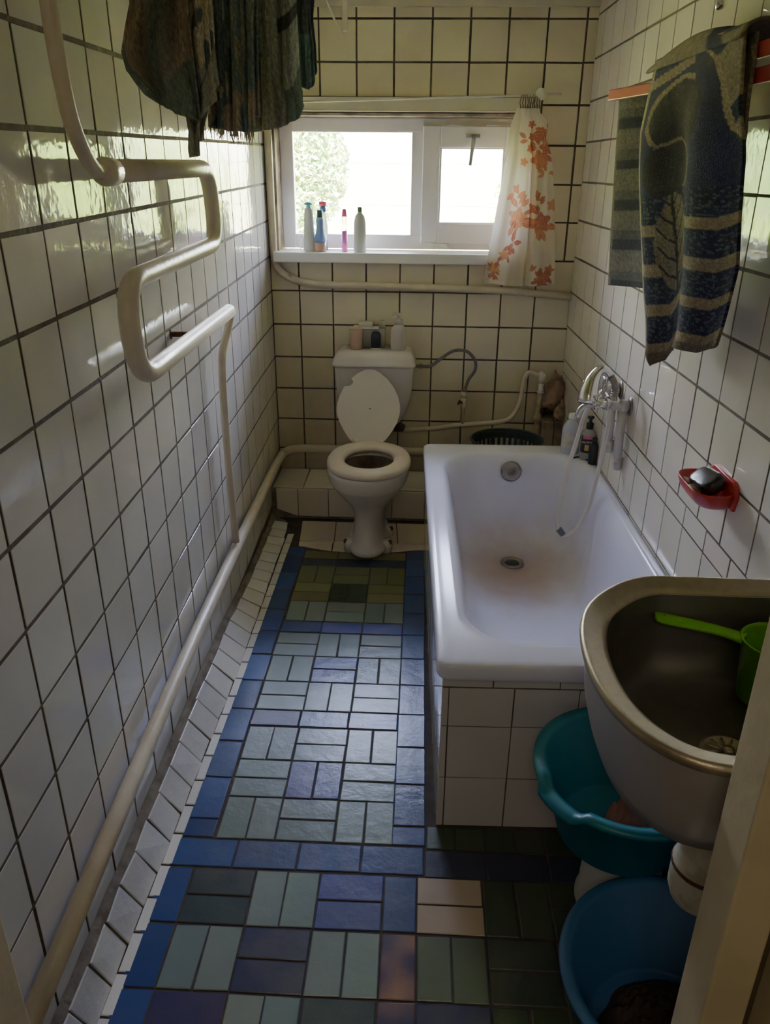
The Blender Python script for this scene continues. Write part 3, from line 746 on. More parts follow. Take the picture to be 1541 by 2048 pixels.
mb = MB(); mb.tube([r(.078, 1.055, .85), r(.075, 1.06, .885), r(.075, 1.07, .905)], [.009, .008, .012], n=12); mb.build('cradle', M_chrome, mx_)
# hand shower resting on the cradle
sh = thing('hand_shower', 'chrome hand shower head lying on the bath mixer cradle', 'shower head', r(.10, 1.08, .90))
mb = MB()
hp_ = [r(.072, 1.10, .918), r(.090, 1.10, .938), r(.112, 1.10, .932), r(.128, 1.105, .905), r(.136, 1.11, .872), r(.139, 1.115, .845), r(.140, 1.117, .832)]
mb.tube(smooth(hp_, 4), [interp([(0, .011), (4, .013), (9, .018), (14, .028), (18, .035), (21, .037), (24, .031)], i) for i in range(25)], n=24)
mb.build('shower_body', M_chrome, sh)
mb = MB(); mb.tube(smooth([r(.052, 1.10, .870), r(.056, 1.10, .895), r(.072, 1.10, .918)], 4), .0115, n=14); mb.build('handle_end', M_dullsteel, sh)
mb = MB(); mb.tube([r(.140, 1.117, .833), r(.1403, 1.118, .828)], [.031, .027], n=24); mb.build('spray_face', M_black, sh)
# shower hose : from the handle end down into the tub and back up to the mixer body
hs = thing('shower_hose', 'cream shower hose looping down into the bathtub', 'hose', r(.09, 1.05, .75))
pts = [r(.051, 1.10, .866), r(.054, 1.10, .80), r(.058, 1.09, .72), r(.065, 1.08, .60), r(.075, 1.06, .46), r(.105, 1.06, .36), r(.14, 1.05, .315), r(.168, 1.045, .315),
       r(.180, 1.035, .36), r(.178, 1.03, .45), r(.165, 1.03, .55), r(.145, 1.035, .66), r(.128, 1.04, .76), r(.115, 1.05, .80), r(.09, 1.055, .825)]
M_hose = mat('cream_hose', (.66, .61, .55), .35)
mb = MB(); mb.tube(smooth(pts, 8), .0072, n=12); mb.build('hose_tube', M_hose, hs)
mb = MB(); mb.tube([r(.157, 1.047, .314), r(.174, 1.043, .335)], .012, n=14); mb.build('coupling', mat('grey_coupling', (.12, .13, .17), .4), hs)
mb = MB()
for z0 in (.872, .864, .856): mb.tube([r(.0515, 1.10, z0), r(.0515, 1.10, z0 - .004)], .0128, n=14)
mb.build('ferrule', M_dullsteel, hs)

# ------------------------------------------------------------------ red soap dish and soaps
sd = thing('soap_dish', 'red plastic soap dish fixed to the right wall above the bathtub', 'soap dish', r(0, 1.93, .84))
M_red = mat('red_plastic', (.50, .035, .035), .3, noise_s=30, noise_amt=.15, noise_c=(.6, .12, .1))
mb = MB()
def drr(o0, o1, d0, d1, rad, z, seg=6):
    # D shaped dish outline: o offset from wall, d distance
    return [r(p[0], p[1], z) for p in rrect(o0, d0, o1, d1, rad, 0, seg)]
zc = .850
rings = [drr(.003, .060, 1.885, 1.985, .026, zc - .022), drr(.002, .080, 1.862, 2.006, .036, zc - .012), drr(.001, .092, 1.848, 2.018, .042, zc + .012), drr(.001, .096, 1.842, 2.024, .044, zc + .028),
         drr(.004, .092, 1.846, 2.020, .041, zc + .0285), drr(.008, .087, 1.852, 2.014, .038, zc + .012), drr(.010, .074, 1.868, 1.998, .03, zc - .004), drr(.014, .055, 1.89, 1.98, .02, zc - .010)]
mb.loft(rings); mb.build('dish', M_red, sd, sub=1)
mb = MB(); rb = [[r(o, d_, z) for d_, z in [(1.858, zc - .015), (2.008, zc - .015), (2.018, zc + .02), (2.012, zc + .040), (1.995, zc + .052), (1.878, zc + .052), (1.855, zc + .040), (1.848, zc + .02)]] for o in (.001, .009, .012)]
rb[2] = [tuple(Vector(a).lerp(sum((Vector(p) for p in rb[2]), Vector()) / 8, .06)) for a in rb[2]]
mb.loft(rb); mb.build('back_plate', M_red, sd, bevel=.002)
def soap(name, c, dims, rot, m, label):
    mb = MB(); a, b_, h = dims; rings = []
    for z, i in ((-h, .35), (-h * .7, .1), (0, 0), (h * .7, .1), (h, .35)):
        rings.append(rrect(-a * (1 - i * .35), -b_ * (1 - i * .45), a * (1 - i * .35), b_ * (1 - i * .45), b_ * .45, z, 6))
    Rm = Matrix.Translation(Vector(c)) @ rot
    rings = [[tuple(Rm @ Vector(p)) for p in rr] for rr in rings]
    mb.loft(rings); return tag(mb.build(name, m, loc=c, sub=1), label, 'soap')
c = r(.046, 1.938, .882)
soap('soap_bar', c, (.029, .053, .018), Matrix.Rotation(-.62, 4, 'Y') @ Matrix.Rotation(.15, 4, 'Z'), mat('dark_soap', (.018, .013, .014), .25), 'dark brown bar of soap leaning in the red soap dish')
soap('soap_remnant', r(.068, 1.888, .860), (.014, .018, .006), Matrix.Rotation(.3, 4, 'Y'), mat('tan_soap', (.42, .27, .12), .5), 'far one of two thin tan soap remnants in the red dish')
soap('soap_remnant', r(.070, 1.935, .860), (.014, .018, .006), Matrix.Rotation(.2, 4, 'Y'), bpy.data.materials['tan_soap'], 'near one of two thin tan soap remnants in the red dish, against the dark bar')

# ------------------------------------------------------------------ bottles
def bottle_prof(mb, prof, x, y, z, **k): mb.lathe(prof, x, y, z, **k)
M_clear = mat('clear_plastic', (.85, .86, .84), .12, trans=.9, ior=1.2)
M_whitep = mat('white_bottle', (.72, .72, .72), .35)
ZS = 1.1905
def bottle(name, label, cat, x, y, z, parts, group=None):
    t = thing(name, label, cat, (x, y, z), 0, group)
    for pn, m, prof, kw in parts:
        mb = MB(); kw = dict(kw); dx, dy = kw.pop('dx', 0), kw.pop('dy', 0)
        mb.lathe(prof, x + dx, y + dy, z, n=24, **kw); mb.build(pn, m, t)
    return t
# window sill, left to right
bottle('small_bottle', 'tiny clear bottle at the left end of the window sill', 'bottle', .152, .035, ZS, [
    ('flask', M_clear, [(.0, .0), (.014, 0), (.015, .004), (.015, .03), (.006, .045), (.006, .055), (0, .055)], {}), ('cap', M_whitep, [(0, .055), (.007, .055), (.007, .068), (0, .068)], {})])
b1 = bottle('lotion_bottle', 'tall white lotion bottle with a light blue top on the window sill', 'bottle', .186, -.005, ZS, [
    ('body', M_whitep, [(0, 0), (.024, 0), (.026, .004), (.025, .06), (.019, .165), (.017, .178), (.0, .179)], {'ry': .7}),
    ('neck', mat('pale_blue', (.45, .62, .78), .4), [(0, .178), (.010, .178), (.009, .192), (0, .193)], {}),
    ('cap', mat('turquoise', (.06, .48, .55), .4), [(0, .192), (.016, .192), (.020, .197), (.004, .206), (0, .206)], {})])
bottle('red_capped_bottle', 'bottle with a flat red cap standing behind the blue striped bottle', 'bottle', .242, .055, ZS, [
    ('body', mat('pale_clear', (.5, .52, .58), .2, trans=.4), [(0, 0), (.020, 0), (.021, .1), (.014, .15), (.010, .165), (0, .165)], {}),
    ('collar', mat('navy_collar', (.04, .10, .22), .4), [(0, .162), (.014, .162), (.013, .185), (0, .186)], {}),
    ('cap', mat('red_cap', (.62, .05, .12), .4), [(0, .186), (.016, .186), (.018, .204), (0, .205)], {})])
bottle('shampoo_bottle', 'slim blue bottle with dark green cap and peach liquid at its base', 'bottle', .236, -.012, ZS, [
    ('body', mat('blue_label', (.20, .32, .60), .3), [(0, .038), (.024, .038), (.024, .060), (.018, .085), (.016, .105), (.018, .130), (.015, .142), (.0, .143)], {}),
    ('base', mat('peach_liquid', (.62, .38, .28), .3), [(0, 0), (.025, 0), (.026, .004), (.025, .038), (0, .038)], {}),
    ('cap', mat('dark_green_cap', (.05, .13, .09), .4), [(0, .142), (.013, .142), (.012, .172), (0, .173)], {})])
bottle('pink_tube_bottle', 'slender bottle of pink liquid with a pink cap on the window sill', 'bottle', .343, -.002, ZS, [
    ('body', mat('clear_tube', (.95, .93, .95), .1, trans=.9, ior=1.15), [(.012, .085), (.0115, .146), (0, .147)], {'cap': False}),
    ('liquid', mat('pink_liquid', (.80, .20, .62), .2, trans=.2), [(0, 0), (.0125, 0), (.013, .003), (.012, .086), (0, .087)], {}),
    ('cap', mat('pink_cap', (.78, .12, .32), .4), [(0, .146), (.012, .146), (.009, .174), (.004, .178), (0, .178)], {})])
bottle('squeeze_bottle', 'wide white bottle with green cap, rightmost on the window sill', 'bottle', .412, -.01, ZS, [
    ('body', mat('ivory_bottle', (.66, .68, .60), .35), [(0, 0), (.027, 0), (.029, .005), (.028, .06), (.026, .125), (.021, .148), (.010, .162), (.009, .168), (0, .168)], {'ry': .75}),
    ('cap', mat('sage_cap', (.20, .30, .16), .4), [(0, .166), (.010, .166), (.010, .186), (0, .187)], {})])
# on the cistern
ZK = .7795
bottle('beige_cup', 'matt beige cylindrical cup on the toilet cistern', 'cup', .400, -.105, ZK, [
    ('body', mat('beige_card', (.46, .31, .24), .7), [(0, 0), (.027, 0), (.028, .003), (.029, .088), (.0, .088)], {}), ('top', mat('beige_lid', (.55, .42, .32), .6), [(0, .088), (.028, .088), (.028, .093), (.012, .094), (0, .094)], {})])
dd = thing('deodorant_stick', 'small dark grey deodorant stick with white edge on the cistern', 'deodorant', (.489, -.10, ZK))
mb = MB(); mb.loft([rrect(.489 - a, -.10 - b_, .489 + a, -.10 + b_, .008, ZK + z) for z, a, b_ in ((.004, .022, .012), (.05, .022, .012), (.068, .020, .011), (.076, .015, .008))]); mb.build('body', mat('charcoal_plastic', (.018, .025, .035), .4), dd)
mb = MB(); mb.loft([rrect(.489 - a, -.10 - b_, .489 + a, -.10 + b_, .008, ZK + z) for z, a, b_ in ((0, .024, .014), (.004, .024, .014))]); mb.build('base', M_whitep, dd)
pb = thing('organiser_box', 'clear plastic box holding a grey sponge, at the back of the cistern', 'box', (.452, -.050, ZK))
mb = MB(); mb.rbox(.375, -.078, ZK + .001, .53, -.022, ZK + .085, r=.006)
mb.build('clear_box', mat('milky_plastic', (.75, .72, .64), .2, trans=.6, ior=1.1), pb)
mb = MB(); mb.rbox(.415, -.070, ZK + .012, .475, -.035, ZK + .078, r=.005); mb.build('sponge', mat('grey_sponge', (.14, .15, .15), .9, bump=.003, bump_s=120), pb)
mb = MB(); mb.rbox(.383, -.080, ZK + .084, .50, -.020, ZK + .089, r=.002); mb.build('lid', M_whitep, pb)
mb = MB(); mb.rbox(.408, -.072, ZK + .0895, .472, -.028, ZK + .112, r=.004)
tag(mb.build('soap_packet', mat('cream_packet', (.66, .58, .46), .6), loc=(.44, -.05, ZK + .09)), 'small cream packet lying on the clear box above the cistern', 'packet')
mb = MB(); mb.lathe([(0, 0), (.014, 0), (.014, .028), (.010, .032), (0, .032)], .515, -.05, ZK + .086, n=20)
tag(mb.build('small_jar', mat('frosted_jar', (.70, .66, .56), .3, trans=.5, ior=1.2), loc=(.515, -.05, ZK + .09)), 'small frosted jar on the right end of the clear box on the cistern', 'jar')
def pump_bottle(name, label, x, y, z, R, H, mb_body, mb_pump, rx=1.0, ang=0, hook=.03, parts=()):
    t = thing(name, label, 'bottle', (x, y, z))
    mb = MB(); mb.lathe([(0, 0), (R * .94, 0), (R, .004), (R, H * .72), (R * .86, H * .86), (R * .42, H * .97), (R * .40, H), (0, H)], x, y, z, n=28, rx=rx); mb.build('body', mb_body, t)
    mb = MB(); mb.lathe([(0, H * .97), (R * .5, H * .97), (R * .5, H + .018), (R * .2, H + .022), (R * .18, H + .036), (R * .42, H + .037), (R * .42, H + .046), (0, H + .048)], x, y, z, n=16)
    d_ = Vector((math.cos(ang), math.sin(ang), 0)) * hook
    mb.tube([(x, y, z + H + .042), (x + d_.x * .7, y + d_.y * .7, z + H + .043), (x + d_.x, y + d_.y, z + H + .034)], [.0055, .005, .004], n=8)
    mb.build('pump', mb_pump, t); return t
pbt = pump_bottle('soap_dispenser', 'clear pump soap bottle on the right of the cistern', .592, -.10, ZK - .001, .036, .115, mat('clear_soap', (.80, .77, .68), .12, trans=.45, ior=1.2), mat('clear_pump', (.85, .83, .76), .25, trans=.5, ior=1.2), rx=1.0, ang=PI * .9)
# on the tub corner
bx, by, bz = 1.298, -.665, .5005
tb1 = thing('bubble_bath_bottle', 'clear bottle with white cap and faded label on the tub corner', 'bottle', (bx, by, bz))
mb = MB(); mb.lathe([(0, 0), (.034, 0), (.036, .004), (.036, .095), (.031, .112), (.018, .128), (.015, .135), (0, .135)], bx, by, bz, n=28); mb.build('body', mat('clear_bath_plastic', (.66, .67, .74), .18, trans=.2, ior=1.3), tb1)
mb = MB(); mb.lathe([(0, .003), (.0345, .003), (.0345, .022), (0, .023)], bx, by, bz, n=28); mb.build('yellow_residue', mat('yellow_liquid', (.62, .60, .22), .2), tb1)
mb = MB(); mb.lathe([(0, .134), (.017, .134), (.0165, .158), (.014, .161), (0, .161)], bx, by, bz, n=20); mb.build('cap', mat('white_cap', (.78, .76, .74), .35), tb1)
mb = MB(); rr = []
for z in (.028, .088): rr.append([(bx + .0366 * math.cos(a), by + .0366 * math.sin(a), bz + z) for a in [math.radians(200 + i * 10) for i in range(16)]])
mb.loft(rr, cap0=False, cap1=False, closed=False); mb.build('label', mat('faded_label', (.62, .56, .48), .6, noise_s=40, noise_amt=.8, noise_c=(.42, .40, .34)), tb1)
px, py = 1.352, -.735
pm = pump_bottle('shower_gel_bottle', 'clear pump bottle with black label and black pump beside the tap hose', px, py, bz, .029, .125, mat('clear_gel', (.42, .42, .40), .15, trans=.2, ior=1.3), M_black, ang=-PI * .55, hook=.03)
lb = MB(); rr = []
for z in (.030, .098): rr.append([(px + .0297 * math.cos(a), py + .0297 * math.sin(a), bz + z) for a in [math.radians(195 + i * 9) for i in range(17)]])
lb.loft(rr, cap0=False, cap1=False, closed=False)
lab = lb.build('label', mat('black_label', (.02, .018, .02), .45), pm)
for nm, z0, z1, c_, a0, a1 in (('pink_band', .086, .098, (.62, .10, .25), 215, 305), ('gold_emblem', .040, .064, (.50, .36, .10), 236, 268), ('pink_dots', .050, .064, (.6, .1, .2), 275, 290)):
    l2 = MB(); l2.loft([[(px + .0301 * math.cos(a), py + .0301 * math.sin(a), bz + z) for a in [math.radians(a0 + i * (a1 - a0) / 8) for i in range(9)]] for z in (z0, z1)], cap0=False, cap1=False, closed=False)
    l2.build(nm, mat(nm, c_, .5), lab)
cu = bpy.data.curves.new('brand_text', 'FONT'); cu.body = 'PALMOLIVE'; cu.size = .0105; cu.align_x = 'CENTER'; cu.extrude = .0002
cu.materials.append(mat('white_print', (.75, .75, .75), .5))
tx = bpy.data.objects.new('label_text', cu); col.objects.link(tx); tx.parent = lab
tx.location = (-.0035, -.0305, .071); tx.rotation_euler = (PI / 2, 0, -.12)
tm = bpy.data.meshes.new_from_object(tx); tloc, trot = tuple(tx.location), tuple(tx.rotation_euler)
bpy.data.objects.remove(tx)
tx = bpy.data.objects.new('label_text', tm); col.objects.link(tx); tx.parent = lab; tx.location = tloc; tx.rotation_euler = trot
dk = bottle('dark_bottle', 'small black bottle squeezed between the gel bottle and the wall', 'bottle', 1.363, -.795, bz, [
    ('body', M_black, [(0, 0), (.016, 0), (.017, .003), (.017, .07), (.010, .085), (0, .086)], {}), ('cap', M_black, [(0, .085), (.011, .085), (.010, .104), (0, .105)], {})])
mb = MB(); mb.tube(smooth([(1.285, -.775, .504), (1.30, -.745, .504), (1.33, -.735, .505), (1.352, -.772, .504)], 5), .0032, n=8)
tag(mb.build('cord_loop', M_black, loc=(1.30, -.76, .504)), 'thin dark cord lying on the tub rim beside the bottles', 'cord')

# ------------------------------------------------------------------ curtain
rod = thing('curtain_rod', 'thin white wire curtain rod above the window', 'curtain rod', (.7, -.05, 1.80))
mb = MB(); mb.tube([(.12, -.065, 1.776), (.5, -.065, 1.788), (1.10, -.065, 1.806), (1.235, -.065, 1.812)], .0042, n=8); mb.build('wire', mat('white_wire', (.70, .66, .58), .4), rod)
mb = MB(); lump(mb, (1.152, -.065, 1.81), (.022, .02, .022), amp=.1); mb.build('knob', mat('translucent_knob', (.75, .72, .64), .3), rod)
for bx_, bz_ in ((1.152, 1.81), (.14, 1.777)):
    mb = MB(); mb.tube([(bx_, 0, bz_), (bx_, -.062, bz_)], .007, n=8); mb.build('bracket', M_dullsteel, rod)
cur = thing('curtain', 'short white curtain with orange rose and leaf print beside the window', 'curtain', (1.13, -.09, 1.76))
eL = [(1.745, 1.052), (1.70, 1.036), (1.603, 1.030), (1.462, 1.011), (1.327, .994), (1.091, .963), (1.06, .960)]
eR = [(1.745, 1.150), (1.706, 1.187), (1.65, 1.183), (1.582, 1.215), (1.40, 1.243), (1.177, 1.266), (1.06, 1.275)]
eL = sorted(eL); eR = sorted(eR)
OR1 = (.60, .25, .15); OR2 = (.44, .14, .09); OR3 = (.68, .37, .19); CR = (.74, .67, .54)
feats = []  # (kind, x, z, size, angle, colour)
def leafs(x, z, n, R0, s, cols, seed):
    rn = random.Random(seed)
    for i in range(n):
        a = rn.uniform(0, 2 * PI); rr_ = R0 * rn.uniform(.55, 1.15)
        feats.append(('l', x + rr_ * math.cos(a), z + rr_ * math.sin(a) * 1.2, s * rn.uniform(.85, 1.35), a + rn.uniform(-.4, .4), rn.choice(cols)))
for fx, fz, R0, cc in ((1.090, 1.345, .034, OR3), (1.190, 1.325, .036, OR1), (1.235, 1.395, .020, OR3), (1.045, 1.195, .020, OR3), (1.005, 1.135, .022, OR3), (1.215, 1.085, .030, OR1), (1.165, 1.57, .030, OR1), (1.10, 1.56, .014, OR1), (1.245, 1.13, .018, OR1), (1.172, 1.665, .022, OR1), (1.19, 1.615, .026, OR2), (1.122, 1.70, .012, OR2), (1.128, 1.655, .013, OR2), (1.126, 1.61, .014, OR1)):
    feats.append(('f', fx, fz, R0 * 1.3, 0, cc))
leafs(1.085, 1.355, 11, .050, .020, [OR2, OR1], 1); leafs(1.19, 1.33, 13, .050, .021, [OR2, OR1], 2)
leafs(1.075, 1.245, 9, .028, .016, [OR2], 3); leafs(1.165, 1.405, 7, .028, .015, [OR2], 4); leafs(1.045, 1.20, 4, .028, .012, [OR2], 5)
leafs(1.0, 1.13, 8, .026, .013, [OR2], 6); leafs(1.215, 1.10, 8, .04, .016, [OR2], 7); leafs(1.165, 1.13, 2, .01, .017, [OR1], 8); leafs(1.17, 1.60, 9, .05, .018, [OR2, OR1], 9)
leafs(1.115, 1.65, 6, .03, .016, [OR2], 10); leafs(1.18, 1.67, 7, .03, .016, [OR2], 11); leafs(1.20, 1.52, 4, .03, .017, [OR1, OR2], 12); leafs(1.06, 1.445, 3, .02, .017, [OR1], 14)
for i, c_ in enumerate([1.0]): feats.append(('l', 1.075, 1.455, .022, 2.2, OR1)); feats.append(('l', 1.10, 1.435, .024, .6, OR1))
def curcol(x, z):
    c_ = CR
    if noise.noise(Vector((x * 9, z * 4, 8))) > .35: c_ = (.72, .62, .48)
    for k, fx, fz, s_, a, cc in feats:
        dx, dz_ = x - fx, z - fz
        if abs(dx) > s_ * 1.6 or abs(dz_) > s_ * 1.6: continue
        if k == 'f':
            rr_ = math.hypot(dx, dz_); an = math.atan2(dz_, dx)
            edge = s_ * (.82 + .18 * math.cos(5 * an + fx * 40))
            if rr_ < edge:
                w = .5 + .5 * math.sin(rr_ / s_ * 14 + 1.6 * math.sin(an * 3)); c_ = tuple(lerp(a_, b_, .55 * w) for a_, b_ in zip(cc, OR1 if cc != OR1 else OR2))
        else:
            u = dx * math.cos(a) + dz_ * math.sin(a); v = -dx * math.sin(a) + dz_ * math.cos(a)
            if abs(u) < s_ and abs(v) < s_ * .42 * (1 - (u / s_) ** 2): c_ = cc if abs(v) > s_ * .05 else OR3
    return c_
mb = MB(); NS, NT = 170, 320; vs, cs = [], []
for j in range(NT + 1):
    z = lerp(1.758, 1.066, j / NT); t = j / NT
    xl, xr = interp(eL, z), interp(eR, z)
    for i in range(NS + 1):
        s_ = i / NS; x = lerp(xl, xr, s_)
        a = .006 + .013 * min(1, t * 1.5)
        fold = math.sin(s_ * 2 * PI * 2.3 + .8 * math.sin(t * 2.5)) * a * 1.2 + .22 * a * math.sin(s_ * 2 * PI * 7 + t * 3) * (1 - .6 * t)
        crease = -.034 * math.exp(-((s_ - lerp(.58, .60, t)) / .03) ** 2) * min(1, t * 3)
        hem = (.004 * math.sin(s_ * 40)) if t > .97 else 0
        zz = z + (.006 * math.sin(s_ * 9) if j == NT else 0)
        vs.append((x, -.092 + fold - crease + hem, zz)); cs.append(curcol(x, z))
fs = [(j * (NS + 1) + i, j * (NS + 1) + i + 1, (j + 1) * (NS + 1) + i + 1, (j + 1) * (NS + 1) + i) for j in range(NT) for i in range(NS)]
mb.add(vs, fs, c=cs, smooth=True)
def cloth_mat(name, rough=.9, trans=.0, bump=.0015, bs=300, sheen=.0):
    m, nt, b = newmat(name); N = nt.nodes; L = nt.links
    a = N.new('ShaderNodeAttribute'); a.attribute_name = 'Col'; L.new(a.outputs['Color'], b.inputs['Base Color'])
    b.inputs['Roughness'].default_value = rough; b.inputs['Sheen Weight'].default_value = sheen
    tc = N.new('ShaderNodeTexCoord'); n = N.new('ShaderNodeTexNoise'); n.inputs['Scale'].default_value = bs; L.new(tc.outputs['Object'], n.inputs['Vector'])
    bu = N.new('ShaderNodeBump'); bu.inputs['Distance'].default_value = bump; L.new(n.outputs['Fac'], bu.inputs['Height']); L.new(bu.outputs[0], b.inputs['Normal'])
    if trans:
        t = N.new('ShaderNodeBsdfTranslucent'); L.new(a.outputs['Color'], t.inputs[0]); mx = N.new('ShaderNodeMixShader'); mx.inputs[0].default_value = trans
        L.new(b.outputs[0], mx.inputs[1]); L.new(t.outputs[0], mx.inputs[2]); L.new(mx.outputs[0], N['Material Output'].inputs['Surface'])
    return m
RECALC = False
mb.build('fabric', cloth_mat('curtain_cotton', .85, .2, .0005, 500), cur)
RECALC = True
mb = MB()
ringm = M_dullsteel
for i in range(9):
    x = 1.072 + i * .0095; zr = 1.794
    mb = MB(); c0 = Vector((x, -.065, zr - .004 + .002 * (i % 2)))
    pts = [c0 + Vector((.003 * math.sin(a * 1.0 + i), .012 * math.cos(a), .016 * math.sin(a))) for a in [2 * PI * k / 14 for k in range(15)]]
    mb.tube(pts, .0018, n=6); rg = mb.build('curtain_ring', ringm, cur)
    mb = MB(); mb.tube([c0 + Vector((0, 0, -.016)), c0 + Vector((.002, -.006, -.030)), c0 + Vector((.001, -.012, -.046))], [.0015, .004, .003], n=6); mb.build('clip', ringm, rg)

# ------------------------------------------------------------------ towels
def sheet(rowsf, NS, NT, pos, colf):
    vs, cs = [], []
    for j in range(NT + 1):
        for i in range(NS + 1):
            s_, t = i / NS, j / NT; vs.append(pos(s_, t)); cs.append(colf(s_, t))
    fs = [(j * (NS + 1) + i, j * (NS + 1) + i + 1, (j + 1) * (NS + 1) + i + 1, (j + 1) * (NS + 1) + i) for j in range(NT) for i in range(NS)]
    return vs, fs, cs
M_terry = cloth_mat('terry_cloth', 1, .0, .003, 260, .03)
M_thin = cloth_mat('thin_towel', 1, .15, .003, 240, .1)
def fib(x, z, s_=120): return .75 + .5 * noise.noise(Vector((x * s_, z * s_, 1.7)))
# clothes lines across the room near the ceiling
def cline(y, label):
    mb = MB(); mb.tube([(fL(.0, -y, 2.0)[0] + .002, y, 2.0405), (.6, y, 2.0405), (1.364 + AR * -y - .002, y, 2.0405)], .0018, n=6)
    return tag(mb.build('clothesline', mat('white_cord', (.6, .58, .5), .6) if 'white_cord' not in bpy.data.materials else bpy.data.materials['white_cord'], loc=(.6, y, 2.04)), label, 'clothesline')
def hang(name, label, y, xl, xr, bot, colf, folds=3, amp=.014, depth=.02, extra=None, NS=60, NT=90, m=None, group=None):
    """towel folded over a line: front sheet follows outline tables, back sheet a little shorter."""
    t = thing(name, label, 'towel', ((interp(xl, 1.8) + interp(xr, 1.8)) / 2, y, 2.04), 0, group)
    mb = MB()
    def zb(s_): return interp(bot, s_)
    def pos(sgn, short):
        def f(s_, tt):
            z = lerp(2.042, zb(s_) + short, tt)
            x = lerp(interp(xl, z), interp(xr, z), s_)
            a = amp * (.35 + .65 * tt)
            yy = y - sgn * (.006 + depth * min(1, tt * 3)) + a * math.sin(s_ * 2 * PI * folds + 2 * math.sin(tt * 3 + y * 9)) + .4 * a * math.sin(s_ * 2 * PI * folds * 2.7 + 1)
            return (x, yy, z)
        return f
    vs, fs, cs = sheet(None, NS, NT, pos(1, 0), colf); mb.add(vs, fs, c=cs, smooth=True)
    vs, fs, cs = sheet(None, NS, NT, pos(-1, .03), colf); mb.add(vs, fs, c=cs, smooth=True)
    # bridge over the line
    a = [pos(1, 0)(i / NS, 0) for i in range(NS + 1)]; b_ = [pos(-1, .03)(i / NS, 0) for i in range(NS + 1)]
    m_ = [((p[0] + q_[0]) / 2, (p[1] + q_[1]) / 2, 2.046) for p, q_ in zip(a, b_)]
    vs = a + m_ + b_; n1 = NS + 1
    mb.add(vs, [(i, i + 1, n1 + i + 1, n1 + i) for i in range(NS)] + [(n1 + i, n1 + i + 1, 2 * n1 + i + 1, 2 * n1 + i) for i in range(NS)], c=[colf(.5, 0)] * len(vs), smooth=True)
    # closing side strip down one edge gives the towel its thickness
    global RECALC
    RECALC = False
    mb.build('cloth', m or M_terry, t, solid=.004, offset=0)
    RECALC = True
    return t, pos(1, 0)
for y_, what in ((-1.96, 'clothesline nearest the door, carrying the rounded brown towel'), (-1.91, 'clothesline carrying the beige towel with the narrow tail'),
                 (-1.80, 'clothesline carrying the frayed teal patterned towel'), (-1.71, 'clothesline carrying the plain grey green towel'),
                 (-1.50, 'clothesline nearest the window carrying the dark navy cloth')): cline(y_, what)
BR = (.3, .25, .17); DGN = (.12, .15, .12); BG = (.72, .62, .44); GG = (.16, .17, .115); NVY = (.035, .055, .065); TL = (.10, .14, .12)  # hanging towel colours here and below lightened to imitate window glare
def c1(s_, t):
    w = .5 + .5 * math.sin(s_ * 8 + t * 1.5); k = fib(s_, t, 60)
    c_ = tuple(lerp(a, b, w) for a, b in zip(DGN, (.42, .34, .24)))
    if t > .86 + .1 * math.sin(s_ * 5): c_ = (.20, .25, .20)
    return tuple(x * k for x in c_)
hang('towel', 'brown and dark green rounded towel, leftmost on the clothesline', -1.96, [(1.62, .19), (1.63, .165), (1.65, .148), (1.70, .125), (1.73, .120), (1.82, .145), (2.1, .15)], [(1.6, .25), (2.1, .25)],
     [(0, 1.70), (.1, 1.665), (.25, 1.645), (.5, 1.63), (1, 1.617)], c1, 1.6, .018)
def c2(s_, t):
    n_ = noise.noise(Vector((s_ * 5, t * 9, 4))); k = fib(s_, t, 60)
    c_ = BG if t < .80 else (.42, .42, .30)
    if n_ > .22 and .35 < t < .85: c_ = (.12, .18, .17)
    if .35 < s_ < .55 and t < .62: c_ = (.20, .21, .16)
    return tuple(x * k for x in c_)
hang('towel', 'beige hanging towel with worn edge and a long narrow tail', -1.91, [(1.55, .214), (1.567, .212), (1.60, .216), (1.676, .208), (1.736, .204), (1.828, .197), (2.1, .19)], [(1.55, .244), (1.609, .247), (1.64, .27), (1.658, .275), (1.745, .268), (1.83, .270), (2.1, .27)],
     [(0, 1.552), (.55, 1.556), (.62, 1.60), (.8, 1.64), (1, 1.655)], c2, 1.4, .012, depth=.012)
def c3(s_, t):
    n_ = noise.noise(Vector((s_ * 14, t * 7, 9))); k = fib(s_, t, 70)
    c_ = (.12, .18, .19) if s_ < .5 else (.22, .32, .33)
    if n_ > .12 and s_ > .35: c_ = (.42, .42, .30)
    if t > .82 and noise.noise(Vector((s_ * 6, t * 12, 2))) > -.05: c_ = (.50, .42, .30)
    return tuple(x * k for x in c_)
t3, p3 = hang('towel', 'dark teal patterned towel with frayed fringe, in the middle of the lines', -1.80, [(1.6, .232), (1.84, .240), (2.1, .24)], [(1.6, .330), (1.85, .340), (2.1, .34)],
     [(0, 1.612), (.5, 1.604), (1, 1.604)], c3, 3.2, .014)
fr_ = MB(); rn = random.Random(3)
for i in range(110):
    s_ = rn.random(); p = p3(s_, 1); L_ = rn.uniform(.008, .028); dx = rn.uniform(-.004, .004)
    fr_.tube([(p[0], p[1], p[2] + .004), (p[0] + dx, p[1] + rn.uniform(-.003, .003), p[2] - L_ * .5), (p[0] + dx * 1.6, p[1], p[2] - L_)], [.0011, .0009, .0004], n=4, c=(.55, .48, .36))
fr_.build('fringe', M_thin, t3)
def c4(s_, t):
    k = fib(s_, t, 70); c_ = (.42, .43, .31) if s_ < .55 else (.50, .56, .45)
    if .50 < s_ < .53: c_ = (.6, .6, .45)
    if s_ > .62 and .52 < t < .58: c_ = (.12, .13, .12)
    if s_ > .7 and t > .85: c_ = (.18, .26, .21)
    return tuple(x * k for x in c_)
